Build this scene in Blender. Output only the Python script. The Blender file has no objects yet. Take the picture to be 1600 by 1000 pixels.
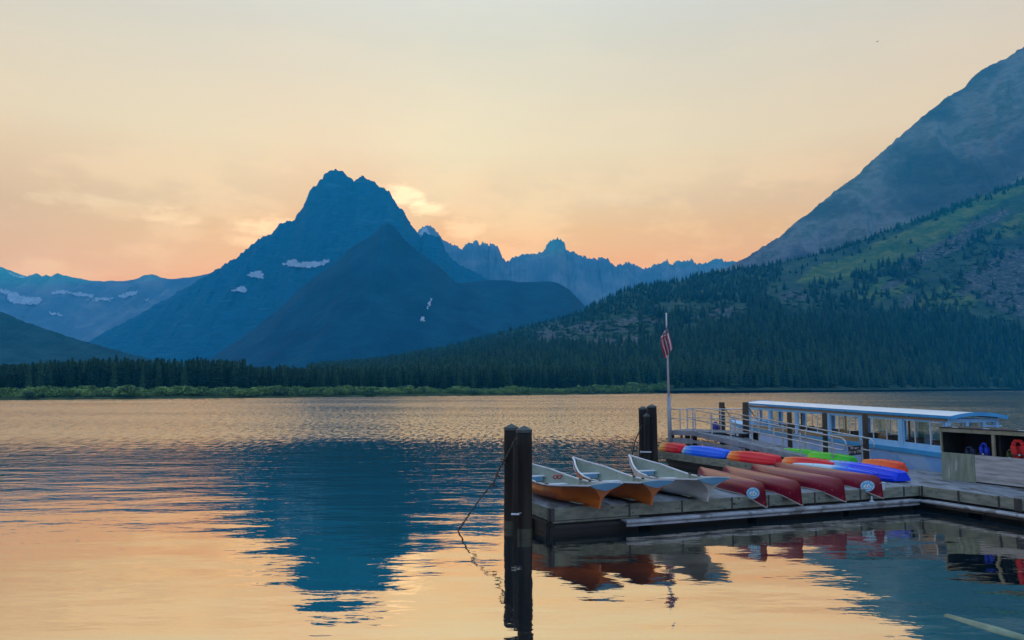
import bpy, math, random
import numpy as np
from mathutils import Vector, Matrix
from mathutils.bvhtree import BVHTree

random.seed(7)
rng = np.random.default_rng(7)
SC = bpy.context.scene
COL = SC.collection
PI = math.pi

# ------------------------------------------------------------------ camera
F = 1200.0            # focal length in pixels of the 1600 px wide photograph
H = 3.75              # eye height above the lake
DK = 0.67             # deck height above the lake
HOR = 604.0
TH = math.atan((HOR - 500.0) / F)
CT, ST = math.cos(TH), math.sin(TH)
cam_data = bpy.data.cameras.new('camera')
cam = bpy.data.objects.new('camera', cam_data)
COL.objects.link(cam)
cam.location = (0, 0, H)
cam.rotation_euler = (PI / 2 + TH, 0, 0)
cam_data.sensor_width = 36.0
cam_data.lens = 36.0 * F / 1600.0
cam_data.clip_start = 0.1
cam_data.clip_end = 30000.0
SC.camera = cam


def ray(px, py):
    a, b = (px - 800.0) / F, (500.0 - py) / F
    return np.array([a, CT - b * ST, ST + b * CT])


def PZ(px, py, z=0.0):
    d = ray(px, py)
    t = (z - H) / d[2]
    return np.array([d[0] * t, d[1] * t, z])


def PY(px, py, Y):
    d = ray(px, py)
    t = Y / d[1]
    return np.array([d[0] * t, Y, H + d[2] * t])


def proj(p):
    x, y, z = p[0], p[1], p[2] - H
    dep = y * CT + z * ST
    up = -y * ST + z * CT
    return 800 + F * x / dep, 500 - F * up / dep


# ------------------------------------------------------------------ world, sun, exposure
SUN_EL = math.radians(9.0)
SUN_AZ = math.radians(-9.5)           # seen a little right of the peak
sun_dir = Vector((math.sin(SUN_AZ) * math.cos(SUN_EL), math.cos(SUN_AZ) * math.cos(SUN_EL), math.sin(SUN_EL)))

world = bpy.data.worlds.new('World')
SC.world = world
world.use_nodes = True
wn, wl = world.node_tree.nodes, world.node_tree.links
wn.clear()


def nd(nodes, kind, **kw):
    n = nodes.new(kind)
    for k, v in kw.items():
        if k in n.inputs.keys():
            n.inputs[k].default_value = v
        else:
            setattr(n, k, v)
    return n


def ramp(nodes, stops, interp='LINEAR'):
    r = nodes.new('ShaderNodeValToRGB')
    r.color_ramp.interpolation = interp
    e = r.color_ramp.elements
    while len(e) > 1:
        e.remove(e[-1])
    e[0].position, e[0].color = stops[0][0], (*stops[0][1], 1) if len(stops[0][1]) == 3 else stops[0][1]
    for p, c in stops[1:]:
        q = e.new(p)
        q.color = (*c, 1)
    return r


def math_node(nodes, links, op, a, b=None, c=None, clamp=False):
    m = nodes.new('ShaderNodeMath')
    m.operation = op
    m.use_clamp = clamp
    for i, v in enumerate((a, b, c)):
        if v is None:
            continue
        if isinstance(v, (int, float)):
            m.inputs[i].default_value = v
        else:
            links.new(v, m.inputs[i])
    return m.outputs[0]


def build_world():
    tc = wn.new('ShaderNodeTexCoord')
    sep = wn.new('ShaderNodeSeparateXYZ')
    wl.new(tc.outputs['Generated'], sep.inputs[0])
    M = lambda *a, **k: math_node(wn, wl, *a, **k)
    west = ramp(wn, [(0.0, (1.68, 0.50, 0.0)), (0.10, (1.62, 0.50, 0.0)), (0.20, (1.44, 0.58, 0.0)),
                     (0.30, (1.26, 0.81, 0.34)), (0.42, (0.91, 0.73, 0.49)), (0.60, (0.76, 0.84, 0.92)), (1.0, (0.62, 0.90, 1.36))])
    east = ramp(wn, [(0.0, (0.46, 0.56, 0.82)), (0.3, (0.50, 0.68, 1.0)), (1.0, (0.62, 0.90, 1.36))])
    wl.new(sep.outputs[2], west.inputs[0])
    wl.new(sep.outputs[2], east.inputs[0])
    fac = M('MULTIPLY_ADD', sep.outputs[1], 0.75, 0.5, clamp=True)
    mix = wn.new('ShaderNodeMix')
    mix.data_type = 'RGBA'
    wl.new(fac, mix.inputs[0])
    wl.new(east.outputs[0], mix.inputs[6])
    wl.new(west.outputs[0], mix.inputs[7])
    # glow round the hidden sun
    dot = wn.new('ShaderNodeVectorMath')
    dot.operation = 'DOT_PRODUCT'
    wl.new(tc.outputs['Generated'], dot.inputs[0])
    dot.inputs[1].default_value = sun_dir
    g = M('POWER', M('MAXIMUM', dot.outputs['Value'], 0.0), 14.0)
    g = M('MULTIPLY', g, 0.20)
    glow = wn.new('ShaderNodeMix')
    glow.data_type = 'RGBA'
    glow.blend_type = 'ADD'
    glow.inputs[7].default_value = (1.0, 0.72, 0.30, 1)
    wl.new(g, glow.inputs[0])
    wl.new(mix.outputs[2], glow.inputs[6])
    # faint broken clouds low in the west (long soft wisps)
    mp = wn.new('ShaderNodeMapping')
    mp.inputs['Scale'].default_value = (1, 1, 2.6)
    wl.new(tc.outputs['Generated'], mp.inputs[0])
    n1 = nd(wn, 'ShaderNodeTexNoise', Scale=6.5, Detail=7.0, Roughness=0.58)
    wl.new(mp.outputs[0], n1.inputs['Vector'])
    cl = ramp(wn, [(0.47, (0, 0, 0)), (0.62, (1, 1, 1))], 'EASE')
    wl.new(n1.outputs[0], cl.inputs[0])
    band = ramp(wn, [(0.0, (1, 1, 1)), (0.22, (1, 1, 1)), (0.30, (0.12, 0.12, 0.12)), (0.5, (0.1, 0.1, 0.1))], 'EASE')
    wl.new(sep.outputs[2], band.inputs[0])
    cm = M('MULTIPLY', cl.outputs[0], band.outputs[0])
    cm = M('MULTIPLY', cm, 0.15)
    cld = wn.new('ShaderNodeMix')
    cld.data_type = 'RGBA'
    cld.inputs[7].default_value = (2.7, 1.6, 0.6, 1)
    wl.new(cm, cld.inputs[0])
    wl.new(glow.outputs[2], cld.inputs[6])
    cur = cld.outputs[2]
    # a few small cumulus tops catching the sun beside the peak
    n2 = nd(wn, 'ShaderNodeTexNoise', Scale=30.0, Detail=6.0, Roughness=0.6)
    wl.new(mp.outputs[0], n2.inputs['Vector'])
    for (px, py, rx, ry, s) in ((628, 306, 26, 14, 1.0), (668, 326, 26, 9, .8), (415, 352, 34, 10, .7), (725, 358, 24, 12, .45),
                                (175, 325, 70, 14, .22), (120, 310, 40, 12, .2), (268, 340, 36, 9, .35), (380, 378, 30, 7, .35)):
        d = ray(px, py)
        d = d / np.linalg.norm(d)
        sb = wn.new('ShaderNodeVectorMath'); sb.operation = 'SUBTRACT'
        wl.new(tc.outputs['Generated'], sb.inputs[0]); sb.inputs[1].default_value = tuple(d)
        sc_ = wn.new('ShaderNodeVectorMath'); sc_.operation = 'MULTIPLY'
        wl.new(sb.outputs[0], sc_.inputs[0]); sc_.inputs[1].default_value = (F / rx * 0.9, F / rx * 0.9, F / ry * 0.9)
        ln = wn.new('ShaderNodeVectorMath'); ln.operation = 'LENGTH'
        wl.new(sc_.outputs[0], ln.inputs[0])
        v = M('SUBTRACT', 1.25, ln.outputs['Value'])
        v = M('ADD', v, M('MULTIPLY', M('SUBTRACT', n2.outputs[0], 0.5), 3.4))
        v = M('MULTIPLY', v, 1.3, clamp=True)
        v = M('MULTIPLY', v, s * 0.30)
        mx = wn.new('ShaderNodeMix'); mx.data_type = 'RGBA'
        mx.inputs[7].default_value = (3.6, 2.5, 1.2, 1)
        wl.new(v, mx.inputs[0]); wl.new(cur, mx.inputs[6])
        cur = mx.outputs[2]
    bg1 = nd(wn, 'ShaderNodeBackground', Strength=SKY)
    wl.new(cur, bg1.inputs[0])
    sky = wn.new('ShaderNodeTexSky')
    sky.sky_type = 'NISHITA'
    sky.sun_disc = False
    sky.sun_elevation = SUN_EL
    sky.sun_rotation = SUN_AZ
    sky.altitude = 1500
    sky.dust_density = 2.0
    bg2 = nd(wn, 'ShaderNodeBackground', Strength=0.006)
    wl.new(sky.outputs[0], bg2.inputs[0])
    add = wn.new('ShaderNodeAddShader')
    wl.new(bg1.outputs[0], add.inputs[0]); wl.new(bg2.outputs[0], add.inputs[1])
    out = wn.new('ShaderNodeOutputWorld')
    wl.new(add.outputs[0], out.inputs[0])


SKY = 1.0
build_world()

sun_data = bpy.data.lights.new('sun', 'SUN')
sun_data.energy = 3.5
sun_data.angle = math.radians(0.6)
sun_data.color = (1.0, 0.60, 0.18)
sun = bpy.data.objects.new('sun', sun_data)
COL.objects.link(sun)
sun.rotation_euler = sun_dir.to_track_quat('Z', 'Y').to_euler()

HAZE_DENSITY = 1.68e-4
HAZE_COLOR = (0.01, 0.48, 1.0, 1)
HAZE_G = 0.5

SC.render.engine = 'CYCLES'
SC.cycles.use_denoising = True
SC.cycles.max_bounces = 6
SC.cycles.diffuse_bounces = 2
SC.cycles.glossy_bounces = 3
SC.cycles.transmission_bounces = 3
SC.cycles.transparent_max_bounces = 8
SC.cycles.volume_bounces = 3
SC.cycles.caustics_reflective = False
SC.cycles.caustics_refractive = False
SC.view_settings.view_transform = 'Standard'
SC.view_settings.look = 'None'
SC.view_settings.exposure = 0.0
SC.view_settings.gamma = 1.0
SC.view_settings.use_curve_mapping = False

# ------------------------------------------------------------------ helpers: materials
MATS = {}


def material(name, c1, c2=None, rough=0.6, scale=4.0, bump=0.0, stretch=(1, 1, 1), metal=0.0, spec=0.5, detail=5.0,
             c3=None, s3=0.7, lo=0.35, hi=0.65, world_space=False, lo3=.55, hi3=.62, coat=0.0):
    if name in MATS:
        return MATS[name]
    m = bpy.data.materials.new(name)
    m.use_nodes = True
    N, L = m.node_tree.nodes, m.node_tree.links
    b = N['Principled BSDF']
    b.inputs['Roughness'].default_value = rough
    b.inputs['Metallic'].default_value = metal
    b.inputs['Specular IOR Level'].default_value = spec
    b.inputs['Coat Weight'].default_value = coat
    b.inputs['Base Color'].default_value = (*c1, 1)
    if c2 is not None:
        if world_space:
            geo = N.new('ShaderNodeNewGeometry'); src = geo.outputs['Position']
        else:
            tc = N.new('ShaderNodeTexCoord'); src = tc.outputs['Object']
        mp = N.new('ShaderNodeMapping')
        mp.inputs['Scale'].default_value = stretch
        L.new(src, mp.inputs[0])
        n = nd(N, 'ShaderNodeTexNoise', Scale=scale, Detail=detail, Roughness=0.6)
        L.new(mp.outputs[0], n.inputs['Vector'])
        r = ramp(N, [(lo, c1), (hi, c2)])
        L.new(n.outputs[0], r.inputs[0])
        col = r.outputs[0]
        if c3 is not None:
            n3 = nd(N, 'ShaderNodeTexNoise', Scale=scale * s3, Detail=3.0, Roughness=0.5)
            L.new(mp.outputs[0], n3.inputs['Vector'])
            r3 = ramp(N, [(lo3, (0, 0, 0)), (hi3, (1, 1, 1))])
            L.new(n3.outputs[0], r3.inputs[0])
            mx = N.new('ShaderNodeMix'); mx.data_type = 'RGBA'
            mx.inputs[7].default_value = (*c3, 1)
            L.new(r3.outputs[0], mx.inputs[0]); L.new(col, mx.inputs[6])
            col = mx.outputs[2]
        L.new(col, b.inputs['Base Color'])
        if bump > 0:
            bp = N.new('ShaderNodeBump')
            bp.inputs['Distance'].default_value = bump
            L.new(n.outputs[0], bp.inputs['Height'])
            L.new(bp.outputs[0], b.inputs['Normal'])
    MATS[name] = m
    return m


# ------------------------------------------------------------------ helpers: objects
def tag(o, label=None, category=None, group=None, kind=None):
    if label: o['label'] = label
    if category: o['category'] = category
    if group: o['group'] = group
    if kind: o['kind'] = kind
    return o


def empty(name, loc, rz=0.0, **kw):
    o = bpy.data.objects.new(name, None)
    COL.objects.link(o)
    o.location = tuple(loc)
    o.rotation_euler = (0, 0, rz)
    o.empty_display_size = 0.2
    return tag(o, **kw)


def mesh_obj(name, verts, faces, mat, parent=None, smooth=False, **kw):
    me = bpy.data.meshes.new(name)
    me.from_pydata([tuple(map(float, v)) for v in verts], [], [tuple(int(i) for i in f) for f in faces])
    if mat is not None:
        for mm in (mat if isinstance(mat, (list, tuple)) else [mat]):
            me.materials.append(mm)
    if smooth:
        me.shade_smooth()
    me.update()
    o = bpy.data.objects.new(name, me)
    COL.objects.link(o)
    if parent is not None:
        o.parent = parent
    return tag(o, **kw)


def copy_tree(o, parent=None):
    c = o.copy()
    COL.objects.link(c)
    if parent is not None:
        c.parent = parent
    for ch in [x for x in bpy.data.objects if x.parent == o]:
        copy_tree(ch, c)
    return c


class MB:
    def __init__(s):
        s.v, s.f, s.mi = [], [], []

    def add(s, verts, faces, mi=0):
        n = len(s.v)
        s.v += [tuple(p) for p in verts]
        s.f += [tuple(i + n for i in f) for f in faces]
        s.mi += [mi] * len(faces)
        return s

    def box(s, c, size, rz=0.0, rx=0.0, ry=0.0, bev=0.0, mi=0):
        hx, hy, hz = size[0] / 2, size[1] / 2, size[2] / 2
        R = Matrix.Rotation(rz, 3, 'Z') @ Matrix.Rotation(ry, 3, 'Y') @ Matrix.Rotation(rx, 3, 'X')
        C = Vector(c)
        if bev <= 0:
            P = [(x, y, z) for z in (-hz, hz) for x, y in ((-hx, -hy), (hx, -hy), (hx, hy), (-hx, hy))]
            Fc = [(3, 2, 1, 0), (4, 5, 6, 7), (0, 1, 5, 4), (1, 2, 6, 5), (2, 3, 7, 6), (3, 0, 4, 7)]
        else:
            b = min(bev, hx * .9, hy * .9, hz * .9)
            ring = lambda x, y: [(-x + b, -y), (x - b, -y), (x, -y + b), (x, y - b), (x - b, y), (-x + b, y), (-x, y - b), (-x, -y + b)]
            P = [(x, y, -hz) for x, y in ring(hx - b, hy - b)] + [(x, y, -hz + b) for x, y in ring(hx, hy)] + \
                [(x, y, hz - b) for x, y in ring(hx, hy)] + [(x, y, hz) for x, y in ring(hx - b, hy - b)]
            Fc = [tuple(range(7, -1, -1)), tuple(range(24, 32))]
            for k in range(3):
                for i in range(8):
                    j = (i + 1) % 8
                    Fc.append((k * 8 + i, k * 8 + j, k * 8 + 8 + j, k * 8 + 8 + i))
        return s.add([C + R @ Vector(p) for p in P], Fc, mi)

    def bar(s, a, b, w, h, up=(0, 0, 1), mi=0):
        a, b = Vector(a), Vector(b)
        d = (b - a).normalized()
        sd = d.cross(Vector(up)).normalized()
        u = sd.cross(d)
        P = []
        for q in (a, b):
            for i, j in ((-1, -1), (1, -1), (1, 1), (-1, 1)):
                P.append(q + sd * (w / 2 * i) + u * (h / 2 * j))
        return s.add(P, [(3, 2, 1, 0), (4, 5, 6, 7), (0, 1, 5, 4), (1, 2, 6, 5), (2, 3, 7, 6), (3, 0, 4, 7)], mi)

    def tube(s, pts, r, n=8, cap=True, mi=0):
        pts = [Vector(p) for p in pts]
        k0 = len(s.v)
        m = len(pts)
        rs = r if isinstance(r, (list, tuple)) else [r] * m
        for i, p in enumerate(pts):
            d = (pts[min(i + 1, m - 1)] - pts[max(i - 1, 0)]).normalized()
            a = Vector((0, 0, 1)) if abs(d.z) < .9 else Vector((1, 0, 0))
            x = d.cross(a).normalized(); y = d.cross(x)
            for j in range(n):
                t = 2 * PI * j / n
                s.v.append(tuple(p + (x * math.cos(t) + y * math.sin(t)) * rs[i]))
        for i in range(m - 1):
            for j in range(n):
                q = (j + 1) % n
                s.f.append((k0 + i * n + j, k0 + i * n + q, k0 + (i + 1) * n + q, k0 + (i + 1) * n + j)); s.mi.append(mi)
        if cap:
            s.f.append(tuple(k0 + j for j in range(n - 1, -1, -1))); s.mi.append(mi)
            s.f.append(tuple(k0 + (m - 1) * n + j for j in range(n))); s.mi.append(mi)
        return s

    def grid(s, P, closed=False, mi=0):
        """P[i][j] points"""
        n = len(P[0]); k0 = len(s.v)
        for row in P:
            s.v += [tuple(p) for p in row]
        for i in range(len(P) - 1):
            for j in range(n if closed else n - 1):
                q = (j + 1) % n
                s.f.append((k0 + i * n + j, k0 + i * n + q, k0 + (i + 1) * n + q, k0 + (i + 1) * n + j)); s.mi.append(mi)
        return s

    def build(s, name, mat, parent=None, smooth=False, **kw):
        o = mesh_obj(name, s.v, s.f, mat, parent, smooth, **kw)
        if any(s.mi):
            o.data.polygons.foreach_set('material_index', s.mi)
        return o


def smooth_by_angle(o, ang=35):
    me = o.data
    me.shade_smooth()
    try:
        me.set_sharp_from_angle(angle=math.radians(ang))
    except Exception:
        pass
    return o


# ------------------------------------------------------------------ numpy noise
def vnoise(x, y, seed=0):
    x = np.asarray(x, float); y = np.asarray(y, float)
    xi, yi = np.floor(x).astype(np.int64), np.floor(y).astype(np.int64)
    fx, fy = x - xi, y - yi
    fx = fx * fx * (3 - 2 * fx); fy = fy * fy * (3 - 2 * fy)

    def h(a, b):
        n = (a * 374761393 + b * 668265263 + seed * 1442695041) & 0xffffffff
        n = ((n ^ (n >> 13)) * 1274126177) & 0xffffffff
        return ((n ^ (n >> 16)) & 0xffff) / 65535.0
    a, b, c, d = h(xi, yi), h(xi + 1, yi), h(xi, yi + 1), h(xi + 1, yi + 1)
    return (a * (1 - fx) + b * fx) * (1 - fy) + (c * (1 - fx) + d * fx) * fy


def fbm(x, y, seed=0, oct=5, gain=.5):
    s, a, t = 0, 1.0, 0
    for o in range(oct):
        s = s + a * (vnoise(x, y, seed + o * 17) - .5)
        t += a; a *= gain; x = x * 2.03; y = y * 2.03
    return s / t * 2


def ridged(x, y, seed=0, oct=4):
    s, a, t = 0, 1.0, 0
    for o in range(oct):
        s = s + a * (1 - np.abs(2 * vnoise(x, y, seed + o * 31) - 1))
        t += a; a *= .5; x = x * 2.1; y = y * 2.1
    return s / t


def grid_mesh(name, X, Y, Z, mat, smooth=True, **kw):
    n, m = X.shape
    V = np.stack([X, Y, Z], -1).reshape(-1, 3)
    i = np.arange(n * m).reshape(n, m)
    Q = np.stack([i[:-1, :-1], i[:-1, 1:], i[1:, 1:], i[1:, :-1]], -1).reshape(-1, 4)
    me = bpy.data.meshes.new(name)
    me.vertices.add(len(V)); me.vertices.foreach_set('co', V.ravel())
    me.loops.add(Q.size); me.loops.foreach_set('vertex_index', Q.ravel().astype(np.int32))
    me.polygons.add(len(Q)); me.polygons.foreach_set('loop_start', np.arange(0, Q.size, 4, dtype=np.int32))
    me.update(calc_edges=True)
    if smooth: me.shade_smooth()
    me.materials.append(mat)
    o = bpy.data.objects.new(name, me)
    COL.objects.link(o)
    tag(o, **kw)
    return o, BVHTree.FromPolygons([tuple(v) for v in V.tolist()], [tuple(q) for q in Q.tolist()])


# ------------------------------------------------------------------ terrain
def terrain_mat(name, cols, scale, bump, rough=.95, stretch=(1, 1, 1)):
    """cols: list of (threshold, colour) along one noise, with a second finer noise breaking it up"""
    m = bpy.data.materials.new(name); m.use_nodes = True
    N, L = m.node_tree.nodes, m.node_tree.links
    b = N['Principled BSDF']; b.inputs['Roughness'].default_value = rough; b.inputs['Specular IOR Level'].default_value = .1
    g = N.new('ShaderNodeNewGeometry')
    mp = N.new('ShaderNodeMapping'); mp.inputs['Scale'].default_value = stretch
    L.new(g.outputs['Position'], mp.inputs[0])
    n = nd(N, 'ShaderNodeTexNoise', Scale=scale, Detail=9.0, Roughness=.62)
    L.new(mp.outputs[0], n.inputs['Vector'])
    r = ramp(N, cols)
    L.new(n.outputs[0], r.inputs[0])
    L.new(r.outputs[0], b.inputs['Base Color'])
    if bump:
        n2 = nd(N, 'ShaderNodeTexNoise', Scale=scale * 5, Detail=6.0, Roughness=.6)
        L.new(mp.outputs[0], n2.inputs['Vector'])
        bp = N.new('ShaderNodeBump'); bp.inputs['Distance'].default_value = bump
        L.new(n2.outputs[0], bp.inputs['Height']); L.new(bp.outputs[0], b.inputs['Normal'])
    return m


def interp(prof, x):
    p = np.array(prof, float)
    return np.interp(x, p[:, 0], p[:, 1])


def ridge(name, prof, Y, front, back, mat, n=420, nf=46, p=1.35, jag=0.0, gully=.06, seed=1, gs=14, base=-2.0, smooth=True,
          jagscale=7.0, pb=1.2, depthvar=0.0):
    pxs = np.linspace(prof[0][0], prof[-1][0], n)
    pys = interp(prof, pxs)
    if jag:
        pys = pys + jag * fbm(pxs / jagscale, pxs * 0 + seed, seed, 4, .6)
    Yc = interp(Y, pxs) if isinstance(Y, (list, tuple)) else np.full(n, float(Y))
    a = (pxs - 800) / F; bb = (500 - pys) / F
    dy = CT - bb * ST; dz = ST + bb * CT
    RX = a / dy * Yc; RZ = H + dz / dy * Yc
    fr = interp(front, pxs) if isinstance(front, (list, tuple)) else np.full(n, float(front))
    ts = np.concatenate([-np.linspace(1, 0, 9)[:-1], (np.linspace(0, 1, nf)) ** 1.15])
    T, PX = np.meshgrid(ts, pxs, indexing='ij')
    tf, tb = np.clip(T, 0, 1), np.clip(-T, 0, 1)
    Yy = Yc[None] - fr[None] * tf + back * tb
    Xx = RX[None] * (1 - .35 * fr[None] * tf / Yc[None])
    S = RX[None] / np.mean(Yc) * gs
    w = fbm(S * .5, T * 2.0, seed + 5, 3) * .35
    gl = ridged(S + w + T * .8, T * 1.6, seed + 9, 4) - .62
    gl2 = fbm(S * 3, T * 9, seed + 40, 4)
    A = np.clip(tf * 7, 0, 1) * (1 - tf) ** .6
    zr = np.maximum(RZ[None] - base, 0)
    Zz = base + zr * ((1 - tf) ** p) * ((1 - tb) ** pb) + zr * gully * (gl * 2.0 + gl2 * .28) * A
    Yy = Yy + depthvar * fbm(S * .7, T * .0, seed + 77, 3) * np.clip(tf * 3, 0, 1)
    return grid_mesh(name, Xx, Yy, Zz, mat, smooth, kind='structure')


M_far = terrain_mat('haze_tinted_far_rock', [(.3, (.06, .13, .19)), (.5, (.10, .17, .23)), (.62, (.17, .23, .27))], .006, 12)  # some of the distance haze is put into this rock colour
M_main = terrain_mat('haze_blue_rock', [(.3, (.006, .062, .11)), (.47, (.014, .11, .18)), (.56, (.008, .075, .13)), (.68, (.03, .15, .22))], .008, 14, stretch=(1, 1, 4.5))  # rock painted blue to add to the haze in front of it
M_fore = terrain_mat('haze_blue_forest_slope', [(.35, (.002, .022, .048)), (.5, (.003, .038, .072)), (.64, (.006, .055, .092))], .014, 4)  # forest colour shifted to blue, part of the haze painted in
M_lefthill = terrain_mat('left_hill_forest', [(.35, (.004, .034, .045)), (.5, (.007, .050, .060)), (.64, (.015, .066, .075))], .03, 3)
M_right = terrain_mat('argillite_slope', [(.36, (.045, .055, .070)), (.47, (.085, .09, .10)), (.54, (.17, .165, .16)), (.6, (.08, .095, .085)), (.68, (.21, .20, .18))], .008, 10,
                      stretch=(1, .35, 1))

RNG = {}
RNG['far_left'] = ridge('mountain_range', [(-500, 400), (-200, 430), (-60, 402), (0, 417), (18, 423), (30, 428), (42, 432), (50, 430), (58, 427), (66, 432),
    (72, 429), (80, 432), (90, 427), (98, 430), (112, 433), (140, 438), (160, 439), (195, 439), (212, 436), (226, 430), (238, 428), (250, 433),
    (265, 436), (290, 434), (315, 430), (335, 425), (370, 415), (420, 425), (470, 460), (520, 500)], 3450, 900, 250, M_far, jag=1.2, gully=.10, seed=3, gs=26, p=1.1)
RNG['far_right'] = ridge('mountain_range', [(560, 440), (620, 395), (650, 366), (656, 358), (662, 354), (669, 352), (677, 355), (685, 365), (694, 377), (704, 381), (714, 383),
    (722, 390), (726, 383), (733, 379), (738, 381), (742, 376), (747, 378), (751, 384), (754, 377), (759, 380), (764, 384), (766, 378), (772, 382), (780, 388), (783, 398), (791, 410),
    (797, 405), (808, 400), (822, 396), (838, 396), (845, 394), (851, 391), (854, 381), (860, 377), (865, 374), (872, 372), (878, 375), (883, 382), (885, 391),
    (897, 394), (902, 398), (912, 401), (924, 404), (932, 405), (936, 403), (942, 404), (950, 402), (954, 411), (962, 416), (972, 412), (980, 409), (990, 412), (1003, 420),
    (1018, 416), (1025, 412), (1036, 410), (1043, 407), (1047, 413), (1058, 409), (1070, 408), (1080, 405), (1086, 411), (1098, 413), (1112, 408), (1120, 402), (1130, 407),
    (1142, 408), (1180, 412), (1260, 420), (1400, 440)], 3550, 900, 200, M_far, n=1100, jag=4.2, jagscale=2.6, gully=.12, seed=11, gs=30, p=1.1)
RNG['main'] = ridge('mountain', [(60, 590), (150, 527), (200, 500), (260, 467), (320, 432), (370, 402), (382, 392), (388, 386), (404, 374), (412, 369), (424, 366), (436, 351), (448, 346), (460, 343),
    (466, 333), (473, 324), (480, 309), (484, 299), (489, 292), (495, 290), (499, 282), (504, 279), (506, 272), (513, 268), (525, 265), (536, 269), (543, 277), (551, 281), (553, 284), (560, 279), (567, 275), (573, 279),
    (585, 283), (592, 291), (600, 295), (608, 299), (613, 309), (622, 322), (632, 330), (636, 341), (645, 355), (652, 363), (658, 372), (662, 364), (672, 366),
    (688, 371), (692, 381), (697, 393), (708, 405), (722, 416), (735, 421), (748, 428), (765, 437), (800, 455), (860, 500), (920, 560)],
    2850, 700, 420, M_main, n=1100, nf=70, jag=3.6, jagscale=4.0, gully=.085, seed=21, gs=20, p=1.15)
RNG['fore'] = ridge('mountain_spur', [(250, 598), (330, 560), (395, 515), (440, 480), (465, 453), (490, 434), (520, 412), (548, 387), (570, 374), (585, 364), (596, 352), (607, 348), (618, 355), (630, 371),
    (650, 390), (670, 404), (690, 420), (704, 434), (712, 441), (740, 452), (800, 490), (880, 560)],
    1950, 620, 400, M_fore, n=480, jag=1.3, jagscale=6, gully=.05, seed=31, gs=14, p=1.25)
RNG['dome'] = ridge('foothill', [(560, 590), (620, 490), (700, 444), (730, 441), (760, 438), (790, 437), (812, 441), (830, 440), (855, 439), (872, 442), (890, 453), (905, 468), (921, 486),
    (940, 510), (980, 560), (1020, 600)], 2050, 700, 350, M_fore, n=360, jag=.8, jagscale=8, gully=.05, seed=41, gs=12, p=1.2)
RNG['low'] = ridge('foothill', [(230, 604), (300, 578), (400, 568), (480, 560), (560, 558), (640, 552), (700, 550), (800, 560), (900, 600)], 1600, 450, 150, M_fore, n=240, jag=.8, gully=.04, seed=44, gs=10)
RNG['left'] = ridge('hill', [(-700, 380), (-400, 420), (-200, 440), (-100, 455), (0, 487), (40, 503), (80, 517), (120, 530), (160, 541), (190, 549), (230, 560), (300, 575), (420, 594)],
    1200, 420, 400, M_lefthill, n=460, jag=2.4, jagscale=3.0, gully=.04, seed=51, gs=14)
RNG['right'] = ridge('mountain', [(1000, 470), (1080, 432), (1130, 420), (1166, 402), (1200, 381), (1215, 372), (1240, 350), (1262, 334), (1281, 318), (1304, 300), (1322, 286), (1340, 273), (1362, 250), (1385, 232),
    (1410, 209), (1440, 183), (1460, 168), (1482, 150), (1508, 135), (1516, 124), (1522, 118), (1545, 103), (1570, 92), (1600, 73), (1660, 35), (1740, 15), (1850, 20), (2000, 45), (2300, 90), (2700, 160)],
    [(1000, 2000), (1150, 1900), (1600, 1620), (2700, 1500)], [(1000, 500), (1300, 540), (1600, 520), (2700, 600)], 900, M_right, n=900, nf=90, jag=3.0, jagscale=7, gully=.085, seed=61, gs=20, p=1.15)


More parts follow.
